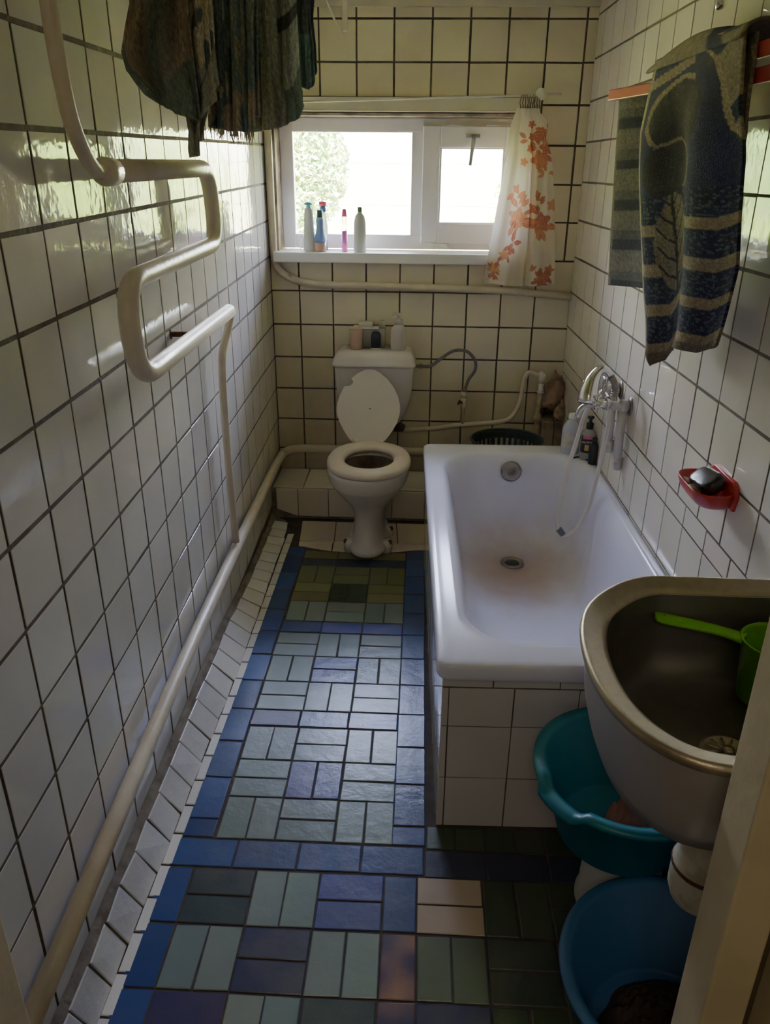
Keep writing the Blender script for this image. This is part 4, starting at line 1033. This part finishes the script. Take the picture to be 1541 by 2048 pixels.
hang('towel', 'plain grey green towel right of the frayed patterned one', -1.71, [(1.6, .306), (1.86, .307), (2.1, .307)], [(1.6, .410), (1.635, .417), (1.66, .418), (1.707, .404), (1.86, .404), (2.1, .40)],
     [(0, 1.607), (.35, 1.611), (.7, 1.621), (.93, 1.635), (1, 1.66)], c4, 2.2, .014)
def c5(s_, t):
    k = fib(s_, t, 70); c_ = (.11, .13, .14) if t < .66 else (.15, .25, .24)
    return tuple(x * k for x in c_)
hang('towel', 'dark navy cloth, rightmost on the clotheslines, overlapping the wall tiles', -1.50, [(1.7, .377), (1.9, .372), (2.1, .37)], [(1.7, .417), (1.73, .421), (1.80, .419), (1.86, .413), (1.90, .416), (2.1, .41)],
     [(0, 1.728), (.3, 1.712), (.7, 1.706), (1, 1.722)], c5, 2.2, .009)

# ------------------------------------------------------------------ red towel rack + towel (right wall)
rk = thing('towel_rack', 'red plastic two-bar towel rack on the right wall', 'towel rack', fR(.1, 1.6, 1.73))
M_redr = mat('red_rack', (.36, .022, .018), .35)
for o, zc, d0 in ((.098, 1.748, 1.25), (.098, 1.705, 1.36)):
    mb = MB(); a = fR(o, d0, zc); b_ = fR(o, 2.38, zc - .008)
    for s_ in (0,):
        v = []
        for p in (a, b_):
            for dx, dz_ in ((-.004, -.014), (.004, -.014), (.004, .014), (-.004, .014)): v.append((p[0] + dx, p[1], p[2] + dz_))
        mb.add(v, [(0, 1, 2, 3), (7, 6, 5, 4), (0, 4, 5, 1), (1, 5, 6, 2), (2, 6, 7, 3), (3, 7, 4, 0)])
    mb.build('bar', M_redr, rk, bevel=.002)
for d_ in (2.36,):
    mb = MB(); a = fR(.0, d_, 1.748); mb.box(a[0] - .112, a[1] - .006, 1.732, a[0] - .0, a[1] + .006, 1.765); mb.build('end_bracket', M_redr, rk, bevel=.003)
def plate(name, p0, p1, zc, hh_, th, m, par):
    mb = MB(); v = []; dn_ = (Vector(p1) - Vector(p0)).normalized(); nn_ = Vector((-dn_.y, dn_.x, 0)) * th / 2
    for p in (p0, p1):
        for sg, zz in ((-1, -1), (1, -1), (1, 1), (-1, 1)): v.append((p[0] + nn_.x * sg, p[1] + nn_.y * sg, zc + zz * hh_))
    mb.add(v, [(0, 1, 2, 3), (7, 6, 5, 4), (0, 4, 5, 1), (1, 5, 6, 2), (2, 6, 7, 3), (3, 7, 4, 0)]); return mb.build(name, m, par, bevel=.003)
plate('end_arm', fR(.138, .93, 0), fR(.074, 1.21, 0), 1.742, .015, .007, M_redr, rk)
plate('wall_arm', fR(.0, .90, 0), fR(.136, .93, 0), 1.742, .012, .007, M_redr, rk)
tw = thing('hand_towel', 'navy and beige patterned terry towel draped over the red rack', 'towel', fR(.13, 1.5, 1.76))
NVB = (.012, .015, .060); NVL = (.022, .028, .085); BGE = (.30, .23, .155); DKB = (.026, .021, .022); GR1 = (.15, .135, .105)
# (a) striped end flap hanging behind the outer bar
def cA(s_, t):
    k = fib(s_ * .4, t, 90)
    u = (t * 9.3) % 1.9
    c_ = GR1 if u < .95 else ((.085, .082, .072) if u < 1.4 else (.020, .024, .032))
    if s_ < .05: c_ = (.16, .13, .09)
    return tuple(x * k for x in c_)
def posA(s_, t):
    d_ = lerp(lerp(.955, 1.11, t), lerp(1.20, 1.40, t), s_); z = lerp(1.757, lerp(1.207, 1.235, s_), t)
    off = lerp(.112, .050, s_) + .005 * math.sin(s_ * 7 + t * 2)
    return fR(off, d_, z)
mb = MB(); vs, fs, cs = sheet(None, 50, 110, posA, cA); mb.add(vs, fs, c=cs, smooth=True)
RECALC = False
mb.build('striped_flap', M_terry, tw, solid=.005, offset=0)
# (b) main front panel, bunched and tapering to a pointed tail
eN = [(1.09, 1.74), (1.12, 1.70), (1.20, 1.655), (1.262, 1.61), (1.45, 1.53), (1.60, 1.46), (1.70, 1.40), (1.80, 1.34)]     # far edge (d at height z)
eF = [(1.09, 1.80), (1.12, 1.84), (1.16, 1.93), (1.195, 1.985), (1.30, 2.01), (1.363, 2.03), (1.55, 2.01), (1.70, 1.955), (1.78, 1.915)]     # near edge
def cB(s_, t):
    k = fib(s_, t * 2, 80); z_ = 1 - t
    n_ = noise.noise(Vector((s_ * 3, t * 5, 5)))
    c_ = NVB
    if t < .46:
        # dark animal-free blotches outlined in beige
        r1 = math.hypot((s_ - .45) / .30, (t - .22) / .11); r2 = math.hypot((s_ - .33) / .24, (t - .385) / .085)
        if r1 > 1 and r2 > 1:
            c_ = NVL
        else: c_ = DKB
        if 1 < r1 < 1.16 and t < .3 and s_ < .6: c_ = BGE
        if 1 < r2 < 1.12 and s_ > .2: c_ = (.20, .16, .11)
        if abs(t - .10 + .10 * s_) < .018 and s_ < .55: c_ = BGE
        if s_ > .72: c_ = NVL if n_ > -.1 else (.05, .06, .06)
    else:
        w = (t - .46) / .54; b_ = (w * 4.2) % 1
        st = b_ > .70
        c_ = BGE if st else NVB
        if not st and noise.noise(Vector((s_ * 30, t * 160, 2))) > .18: c_ = (.07, .09, .13)
        # big veined leaf
        lx, lt = s_ - .36, t - .62; a = .25
        u = lt * math.cos(a) + lx * math.sin(a) * .4; v = lx * math.cos(a) - lt * math.sin(a) * .6
        if abs(u) < .17 and abs(v) < .17 * (1 - (u / .17) ** 2):
            c_ = (.21, .17, .12)
            if abs(v) < .012 or (abs(v) < .15 and ((u * 9 + abs(v) * 5) % .55) < .09): c_ = DKB
    sb_b = interp([(0, .50), (.03, .66), (.08, .80), (.16, .88), (.30, .95), (.38, 1.1)], t)
    if s_ > sb_b:
        c_ = (.34, .285, .20)
        q_ = (s_ * .9 + t * 2.2) % .62
        if .12 < q_ < .26: c_ = (.02, .035, .075)
    if abs(s_ - sb_b) < .022: c_ = (.42, .33, .22)
    if s_ < .045: c_ = (.38, .30, .20)
    if t > .965: c_ = (.17, .14, .10)
    return tuple(x * k for x in c_)
def zbot(s_): return interp([(0, 1.118), (.08, 1.10), (.3, 1.118), (.45, 1.175), (.55, 1.165), (.85, 1.172), (1, 1.205)], s_)
def posB(s_, t):
    z = lerp(1.790, zbot(s_), t)
    d_ = lerp(interp(eN, z), interp(eF, z), s_)
    off = .122 + .030 * min(1, t * 4) + .014 * math.sin(s_ * 2 * PI * 1.7 + t) * min(1, t * 3) - .030 * s_ * min(1, t * 3) + .012 * math.sin(t * 5)
    return fR(off, d_, z)
mb = MB(); vs, fs, cs = sheet(None, 90, 190, posB, cB); mb.add(vs, fs, c=cs, smooth=True)
mb.build('front_panel', M_terry, tw, solid=.006, offset=0)
# over the bar and the beige reverse on the near side
def cC(s_, t):
    k = fib(s_, t * 2, 80); c_ = (.26, .215, .15)
    if .72 < s_ + .25 * t < .86: c_ = NVB
    if s_ < .03: c_ = (.34, .27, .17)
    return tuple(x * k for x in c_)
def posC(s_, t):
    # arches over the two bars from the front panel top to the wall side
    a = t * PI; d_ = lerp(1.30, 1.925, s_) + .0 * t
    bul = .028 * math.sin(PI * min(1, s_ * 1.2)) + .012 * s_
    return fR(.100 + .042 * math.cos(a) - .01, d_, 1.765 + (.020 + bul) * math.sin(a))
mb = MB(); vs, fs, cs = sheet(None, 70, 20, posC, cC); mb.add(vs, fs, c=cs, smooth=True)
def posD(s_, t):
    d_ = lerp(1.75, 2.045, s_) - .03 * t * (1 - s_); z = lerp(1.775, 1.46 + .02 * s_, t)
    d_ = lerp(lerp(1.70, 1.93, min(1, t * 1.2)), interp([(1.4, 1.97), (1.6, 1.98), (1.72, 1.95), (1.78, 1.92)], z), s_)
    return fR(.112 + .012 * math.sin(t * PI) + .01 * math.sin(s_ * 5), d_, z)
vs, fs, cs = sheet(None, 30, 60, posD, cC); mb.add(vs, fs, c=cs, smooth=True)
mb.build('reverse_side', M_terry, tw, solid=.006, offset=0)
# small tail behind
def posE(s_, t):
    z = lerp(1.30, 1.135 + .02 * (1 - s_), t); d_ = lerp(lerp(1.60, 1.57, t), 1.72, s_)
    return fR(.100 + .008 * math.sin(s_ * 6), d_, z)
mb = MB(); vs, fs, cs = sheet(None, 20, 40, posE, lambda s_, t: tuple(x * fib(s_, t * 2, 80) for x in ((.15, .13, .10) if t < .6 else (.05, .055, .07)))); mb.add(vs, fs, c=cs, smooth=True)
mb.build('back_tail', M_terry, tw, solid=.005, offset=0)
RECALC = True

# small things on the right wall
hk = thing('wall_hook', 'small chrome hook high on the right wall above the towel rack', 'hook', fR(0, 1.53, 1.90))
mb = MB(); mb.tube([fR(.0, 1.525, 1.915), fR(.03, 1.525, 1.905)], .012, n=12); mb.build('hook_base', M_dullsteel, hk)
mb = MB(); mb.tube(smooth([fR(.02, 1.525, 1.915), fR(.05, 1.54, 1.90), fR(.055, 1.55, 1.885), fR(.05, 1.552, 1.868)], 5), [.006] + [.013] * 13 + [.010, .006], n=14); mb.build('hook_tip', M_chrome, hk)
mb = MB(); mb.rbox(*[min(a, b_) for a, b_ in zip(fR(.004, 1.285, 1.19), fR(.014, 1.265, 1.212))], *[max(a, b_) for a, b_ in zip(fR(.004, 1.285, 1.19), fR(.014, 1.265, 1.212))], r=.002)
tag(mb.build('adhesive_hook', mat('yellowed_clear', (.55, .52, .32), .3), loc=fR(.009, 1.275, 1.2)), 'tiny yellowed adhesive hook on the right wall under the towel', 'hook')
# bracket and wire near the ceiling
cb = thing('ceiling_bracket', 'white clothesline bracket with dangling wire near the ceiling', 'bracket', (.385, -.30, 2.10))
mb = MB(); mb.box(.372, -.31, 1.995, .392, -.29, 2.138); mb.build('arm', M_plaster, cb, bevel=.003)
mb = MB(); mb.tube([(.29, -.28, 2.138), (.345, -.31, 2.03), (.372, -.315, 1.985), (.375, -.315, 1.975)], [.004, .004, .004, .006], n=8); mb.build('wire', mat('white_wire2', (.66, .62, .5), .5), cb)
tr2 = MB(); tr2.box(.0, -.03, 2.118, 1.372, 0, CEIL); tr2.build('trim_4', M_plaster, kind='structure')

# ------------------------------------------------------------------ sink
sk = thing('steel_sink', 'stainless steel sink with rounded corner mounted on the right wall in the foreground', 'sink', (1.2, -2.6, .85))
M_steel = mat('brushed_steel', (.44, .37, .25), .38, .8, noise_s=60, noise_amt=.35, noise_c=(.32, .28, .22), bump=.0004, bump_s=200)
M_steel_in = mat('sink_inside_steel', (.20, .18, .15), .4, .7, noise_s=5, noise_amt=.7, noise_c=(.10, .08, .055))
M_apron = mat('sink_apron_steel', (.42, .39, .38), .35, .45, noise_s=7, noise_amt=.3, noise_c=(.30, .28, .27))
XW = 1.416
base = [(XW, -2.353), (1.30, -2.353), (1.20, -2.352), (1.115, -2.355), (1.05, -2.392), (.991, -2.462), (.963, -2.547), (.957, -2.642), (.968, -2.726), (.997, -2.794), (1.045, -2.842), (1.11, -2.862), (1.20, -2.866), (1.30, -2.866), (XW, -2.866)]
sm = smooth([(a, b_, 0) for a, b_ in base], 5)
ctr = Vector((1.20, -2.61, 0))
def shrink(ring_, k, z): return [(ctr.x + (p[0] - ctr.x) * k, ctr.y + (p[1] - ctr.y) * k, z) for p in ring_]
def off_ring(dist, z, xw=XW, blend=0):
    out = []; n = len(sm)
    for i, p in enumerate(sm):
        t = (sm[min(i + 1, n - 1)] - sm[max(i - 1, 0)]).normalized(); nn_ = Vector((-t.y, t.x, 0))
        if (p - ctr).dot(nn_) > 0: nn_ = -nn_
        q_ = p + nn_ * dist
        q_.x = min(q_.x, xw - max(0, dist) * 1.0)
        if i in (0, n - 1): q_.x = xw - dist
        out.append((q_.x, q_.y, z))
    return out
mb = MB()
mb.loft([off_ring(.003, .834), off_ring(-.001, .838), off_ring(-.003, .846), off_ring(0, .852), off_ring(.005, .853), off_ring(.012, .849), off_ring(.030, .847), off_ring(.036, .844), off_ring(.042, .836)], cap0=False, cap1=False)
mb.build('rim', M_steel, sk)
mb = MB()
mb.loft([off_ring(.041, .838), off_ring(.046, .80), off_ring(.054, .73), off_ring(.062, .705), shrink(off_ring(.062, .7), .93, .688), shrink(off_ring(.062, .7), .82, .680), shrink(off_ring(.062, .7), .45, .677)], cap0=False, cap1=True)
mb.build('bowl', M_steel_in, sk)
mb = MB()
mb.loft([off_ring(.008, .842), off_ring(.010, .80), off_ring(.016, .745), off_ring(.028, .700), shrink(off_ring(.028, .7), .95, .672), shrink(off_ring(.028, .7), .86, .662), shrink(off_ring(.028, .7), .6, .659)], cap0=False, cap1=True)
mb.build('underside', M_apron, sk)
mb = MB(); mb.lathe([(0, .0), (.006, .0), (.006, .001), (0, .001)], 1.105, -2.857, .79, axis=(-.1, -1, 0), n=10); mb.build('rivet_hole', M_black, sk)
mb = MB(); cx, cy = 1.20, -2.63
mb.lathe([(.045, .0), (.045, .004), (.036, .005), (.034, .001), (.0, .0)], cx, cy, .679, n=32, cap=False)
for i in range(12):
    a = 2 * PI * i / 12; mb.tube([(cx + .008 * math.cos(a), cy + .008 * math.sin(a), .684), (cx + .034 * math.cos(a), cy + .034 * math.sin(a), .684)], .0018, n=6)
mb.lathe([(0, 0), (.009, 0), (.009, .01), (0, .011)], cx, cy, .681, n=14)
mb.build('strainer', M_steel, sk)
# trap under the sink
tp = thing('sink_trap', 'white plastic bottle trap with rusty rings under the steel sink', 'drain trap', (1.19, -2.66, .40))
M_trap = mat('aged_white_plastic', (.52, .50, .38), .45, noise_s=22, noise_amt=.6, noise_c=(.30, .24, .14), bump=.002, bump_s=60, lo=.5, hi=.6)
cx, cy = 1.185, -2.67
mb = MB(); mb.lathe([(.030, .245), (.030, .200), (.033, .198), (.033, .170), (.030, .168)], cx, cy, .40, n=28); mb.build('outlet_pipe', M_trap, tp)
mb = MB(); mb.lathe([(.026, .165), (.040, .164), (.046, .130), (.048, .09), (.052, .085), (.052, .075)], cx, cy, .40, n=28); mb.build('upper_cup', M_trap, tp)
mb = MB(); mb.lathe([(.048, .086), (.0535, .084), (.0535, .078), (.048, .076)], cx, cy, .40, n=28); mb.build('rusty_ring', M_rust, tp)
mb = MB(); mb.lathe([(.030, .172), (.0355, .17), (.041, .160), (.030, .158)], cx, cy, .40, n=28); mb.build('rusty_ring', M_rust, tp)
mb = MB(); mb.lathe([(.052, .077), (.052, .03), (.046, .010), (.034, .0), (0, -.002)], cx, cy, .40, n=28, cap=False); mb.build('lower_cup', M_trap, tp)
mb = MB(); mb.tube(fillet([(cx + .03, cy, .50), (cx + .14, cy, .50), (1.416, cy, .49)], .03), .02, n=14); mb.build('side_pipe', M_trap, tp)
# green ladle / dipper in the sink
ld = thing('plastic_dipper', 'lime green plastic dipper with hanging hole resting in the steel sink', 'dipper', (1.32, -2.48, .70))
M_lime = mat('lime_plastic', (.16, .48, .02), .35)
cx, cy, z0 = 1.315, -2.485, .685
mb = MB(); mb.lathe([(0, 0), (.046, .0), (.050, .004), (.058, .115), (.062, .118), (.058, .119), (.0555, .113), (.048, .008), (0, .006)], cx, cy, z0, n=36, cap=False)
mb.build('cup', M_lime, ld)
hpts = [Vector((cx - .050, cy + .018, z0 + .110)), Vector((cx - .085, cy + .045, z0 + .108)), Vector((cx - .125, cy + .062, z0 + .108)), Vector((cx - .165, cy + .070, z0 + .112)), Vector((cx - .190, cy + .073, z0 + .116))]
hpts = smooth(hpts, 6); mb = MB(); rings = []
for i, p in enumerate(hpts):
    t = (hpts[min(i + 1, len(hpts) - 1)] - hpts[max(i - 1, 0)]).normalized(); sd_ = Vector((-t.y, t.x, 0)).normalized()
    w = interp([(0, .019), (4, .014), (16, .017), (21, .018), (23, .015), (24, .008)], i); h_ = .007
    rings.append([tuple(p + sd_ * w * math.cos(a) + Vector((0, 0, 1)) * h_ * math.sin(a)) for a in [2 * PI * k / 14 for k in range(14)]])
mb.loft(rings); mb.build('handle', M_lime, ld)
pe = hpts[-4]; mb = MB(); mb.lathe([(.0, 0), (.0045, 0), (.0045, .001), (0, .001)], pe.x, pe.y, pe.z + .005, n=14, rx=1.5); mb.build('hanging_hole', mat('hole_shadow', (.02, .05, .01), .8), ld)

# ------------------------------------------------------------------ basins
def basin(name, label, cx, cy, z0, R0, R1, H, m, notch=None, rim=.016):
    t = thing(name, label, 'basin', (cx, cy, z0)); n = 96
    prof = [(0, .006), (R0 - .01, .006), (R0, .012), (R1 - .012, H - .006), (R1, H), (R1 + rim, H - .002), (R1 + rim + .001, H - .012), (R1 + rim - .004, H - .012)]
    out = [(R1 - .004, H - .016), (R0 + .006, .006), (R0, .0), (0, .0)]
    mb = MB(); rings = []
    for r_, z in prof + out:
        ring = []
        for i in range(n):
            a = 2 * PI * i / n; k = 1; dz_ = 0
            if notch:
                for na in notch:
                    w_ = math.atan2(math.sin(a - na), math.cos(a - na)); e = max(0, min(1, (.36 - abs(w_)) / .12))
                    if z > H - .03: dz_ = min(dz_, -.018 * e)
                    if r_ > R1: k = max(k, 1 + .045 * e)
            rr_ = max(r_, .0001)
            ring.append((cx + rr_ * k * math.cos(a), cy + rr_ * k * math.sin(a), z0 + z + dz_))
        rings.append(ring)
    mb.loft(rings, cap0=False, cap1=False)
    mb.build('bowl', m, t); return t
mb = MB(); 
stool = thing('white_bucket', 'upturned white bucket under the teal basin', 'bucket', (1.172, -2.34, 0))
mb.lathe([(.090, 0), (.094, .0), (.094, .012), (.089, .014), (.082, .215), (.080, .219), (0, .220)], 1.172, -2.34, 0, n=40, cap=False); mb.build('body', mat('white_bucket', (.40, .40, .36), .4), stool)
M_teal = mat('teal_plastic', (.0, .15, .21), .38)
teal = basin('wash_basin', 'round teal plastic basin with handle notches, standing on a white bucket', 1.145, -2.347, .2205, .125, .178, .182, M_teal, notch=[PI * 1.18, PI * .18])
M_blue = mat('blue_plastic', (.03, .12, .27), .38)
blue = basin('wash_basin', 'round blue plastic basin on the floor in the foreground', 1.192, -2.665, .0, .15, .205, .205, M_blue, rim=.012)
def crumple(name, label, c, rx, ry, rz, m, seed):
    mb = MB(); n, k = 90, 60; vs = []
    for j in range(k + 1):
        for i in range(n):
            a = 2 * PI * i / n; r_ = j / k
            rad = r_ * (1 + .18 * noise.noise(Vector((math.cos(a) * 1.5, math.sin(a) * 1.5, seed))))
            x, y = c[0] + rx * rad * math.cos(a), c[1] + ry * rad * math.sin(a)
            h = max(0, 1 - r_ ** 2.2) * rz
            q_ = Vector((x * 26, y * 26, seed))
            f_ = abs(noise.noise(q_)) * 1.0 + .5 * abs(noise.noise(q_ * 2.1)) + .25 * abs(noise.noise(q_ * 4))
            vs.append((x, y, c[2] + .002 + h * (.55 + .8 * f_)))
    fs = [(j * n + i, j * n + (i + 1) % n, (j + 1) * n + (i + 1) % n, (j + 1) * n + i) for j in range(1, k) for i in range(n)]
    mb.add(vs, fs, smooth=True)
    return tag(mb.build(name, m, loc=c), label, 'cloth')
crumple('crumpled_cloth', 'crumpled pink cloth lying in the teal basin', (1.180, -2.372, .227), .070, .068, .16, mat('pink_cloth', (.42, .17, .14), .95, noise_s=18, noise_amt=.4, noise_c=(.25, .09, .08), bump=.002, bump_s=150), 3)
crumple('crumpled_cloth', 'dark brown wet cloth lying in the blue basin', (1.205, -2.66, .008), .135, .115, .085, mat('brown_cloth', (.06, .035, .025), .9, noise_s=18, noise_amt=.4, noise_c=(.03, .02, .015), bump=.002, bump_s=150), 6)

# ------------------------------------------------------------------ outside : garden trees
def leaf_tree(name, label, x, y, z0, zc, rx, rz, n, pal, seed, group=None, ls=1):
    t = thing(name, label, 'tree', (x, y, z0), 0, group); rn = random.Random(seed)
    mb = MB(); mb.tube([(x, y, z0), (x + .1, y, lerp(z0, zc, .6)), (x + .05, y, zc + rz * .4)], [.12, .08, .03], n=8); mb.build('trunk', M_bark, t)
    mb = MB()
    for _ in range(n):
        while True:
            p = Vector((rn.uniform(-1, 1), rn.uniform(-1, 1), rn.uniform(-1, 1)))
            if p.length < 1 and p.length > .35: break
        c = Vector((x + p.x * rx, y + p.y * rx * .6, zc + p.z * rz)); s_ = rn.uniform(.03, .075) * ls
        a = Vector((rn.uniform(-1, 1), rn.uniform(-1, 1), rn.uniform(-1, 1))).normalized(); b_ = a.orthogonal().normalized()
        k = rn.choice(pal); k = tuple(v * rn.uniform(.7, 1.3) for v in k)
        mb.add([c - a * s_, c + b_ * s_ * .5, c + a * s_, c - b_ * s_ * .5], [(0, 1, 2, 3)], c=k)
    mb.build('foliage', M_leaf, t)
M_bark = mat('bark', (.25, .2, .15), .9)
M_leaf = cloth_mat('leaves', .6, .3, .0, 10)
PALY = [(.30, .38, .06), (.22, .33, .05), (.38, .42, .08), (.14, .25, .04)]
G_ = 'garden trees beyond the window'
leaf_tree('garden_tree', 'leafy green tree seen through the left window pane', -.75, 4.2, -2.5, 1.55, .75, .75, 11000, [(.24, .34, .12), (.18, .28, .10), (.32, .38, .16)], 1, ls=.6)
leaf_tree('garden_tree', 'bright yellow green tree right of the view, behind the other trees', 3.1, 7.8, -2.5, 1.0, 1.5, 1.3, 7000, PALY, 2)
leaf_tree('garden_tree', 'tall yellow green tree far right outside, mirrored in the left wall tiles', 3.7, 4.6, -2.5, 1.4, 1.6, 1.4, 8000, PALY, 3)
leaf_tree('garden_tree', 'bushy yellow green tree far left outside, mirrored in the right wall tiles', -2.9, 5.2, -2.5, 1.3, 1.5, 1.2, 7000, PALY, 4)
mb = MB(); mb.add([(-14, .2, -2.5), (14, .2, -2.5), (14, 20, -2.5), (-14, 20, -2.5)], [(0, 1, 2, 3)])
mb.build('ground', mat('grass_ground', (.20, .24, .07), .95, noise_s=3, noise_amt=.6, noise_c=(.30, .27, .12)), kind='structure')
for z, nm in ((1.552, 'upper'), (1.378, 'lower')):
    mb = MB(); mb.tube([(.0345, .1585, z), (1.1355, .1585, z - .004)], .0011, n=6)
    tag(mb.build('outside_wire', mat('pale_wire', (.8, .8, .8), .5), loc=(.6, .1585, z)), '%s of two thin pale wires strung outside the window' % nm, 'wire')

# ------------------------------------------------------------------ light
w = bpy.data.worlds.new('sky'); scene.world = w; w.use_nodes = True
nt = w.node_tree; bg = nt.nodes['Background']
tc = nt.nodes.new('ShaderNodeTexCoord'); sx = nt.nodes.new('ShaderNodeSeparateXYZ'); rp = nt.nodes.new('ShaderNodeValToRGB')
nt.links.new(tc.outputs['Generated'], sx.inputs[0])
mr = nt.nodes.new('ShaderNodeMapRange'); mr.inputs[1].default_value = -1; mr.inputs[2].default_value = 1; nt.links.new(sx.outputs[2], mr.inputs[0]); nt.links.new(mr.outputs[0], rp.inputs[0])
e = rp.color_ramp.elements; e[0].position = .40; e[0].color = (.50, .48, .20, 1); e[1].position = 1.0; e[1].color = (.46, .56, 1.0, 1)
a = rp.color_ramp.elements.new(.49); a.color = (.75, .72, .45, 1)
a = rp.color_ramp.elements.new(.54); a.color = (.92, .94, .98, 1)
a = rp.color_ramp.elements.new(.70); a.color = (.64, .71, 1.0, 1)
nt.links.new(rp.outputs[0], bg.inputs[0]); bg.inputs[1].default_value = 11.0
def light(name, typ, loc, energy, color=(1, 1, 1), size=1, sizey=None, rot=(0, 0, 0)):
    l = bpy.data.lights.new(name, typ); l.energy = energy; l.color = color
    if typ == 'AREA':
        l.size = size
        if sizey: l.shape = 'RECTANGLE'; l.size_y = sizey
    o = bpy.data.objects.new(name, l); col.objects.link(o); o.location = loc; o.rotation_euler = rot; return o
po = light('window_portal', 'AREA', (.585, .15, 1.46), 1, size=1.10, sizey=.56, rot=(-PI / 2, 0, 0)); po.data.cycles.is_portal = True
s = light('sun', 'SUN', (0, -3, 8), 150, (1, .93, .78), rot=(math.radians(48), 0, math.radians(-18))); s.data.angle = .02
light('corridor_fill', 'AREA', (.5, -4.5, 2.35), 1.5, (1, .90, .74), size=.5)  # added fill light behind the camera, no lamp known there

# ------------------------------------------------------------------ camera
cd = bpy.data.cameras.new('camera'); co = bpy.data.objects.new('camera', cd); col.objects.link(co)
Mc = Matrix(((0.998926, -0.025737, 0.038526, 0.68689), (0.045657, 0.405404, -0.912997, -3.64077), (0.007879, 0.913775, 0.406144, 1.53996), (0, 0, 0, 1)))
co.matrix_world = Mc
cd.sensor_fit = 'HORIZONTAL'; cd.sensor_width = 36; cd.lens = 36.3527; cd.clip_start = .02
scene.camera = co
scene.view_settings.view_transform = 'AgX'
scene.view_settings.look = 'AgX - Medium Low Contrast'
scene.view_settings.exposure = 2.42
scene.cycles.use_denoising = True
scene.cycles.max_bounces = 10; scene.cycles.diffuse_bounces = 6; scene.cycles.glossy_bounces = 4; scene.cycles.transmission_bounces = 6; scene.cycles.transparent_max_bounces = 8
scene.cycles.sample_clamp_indirect = 6
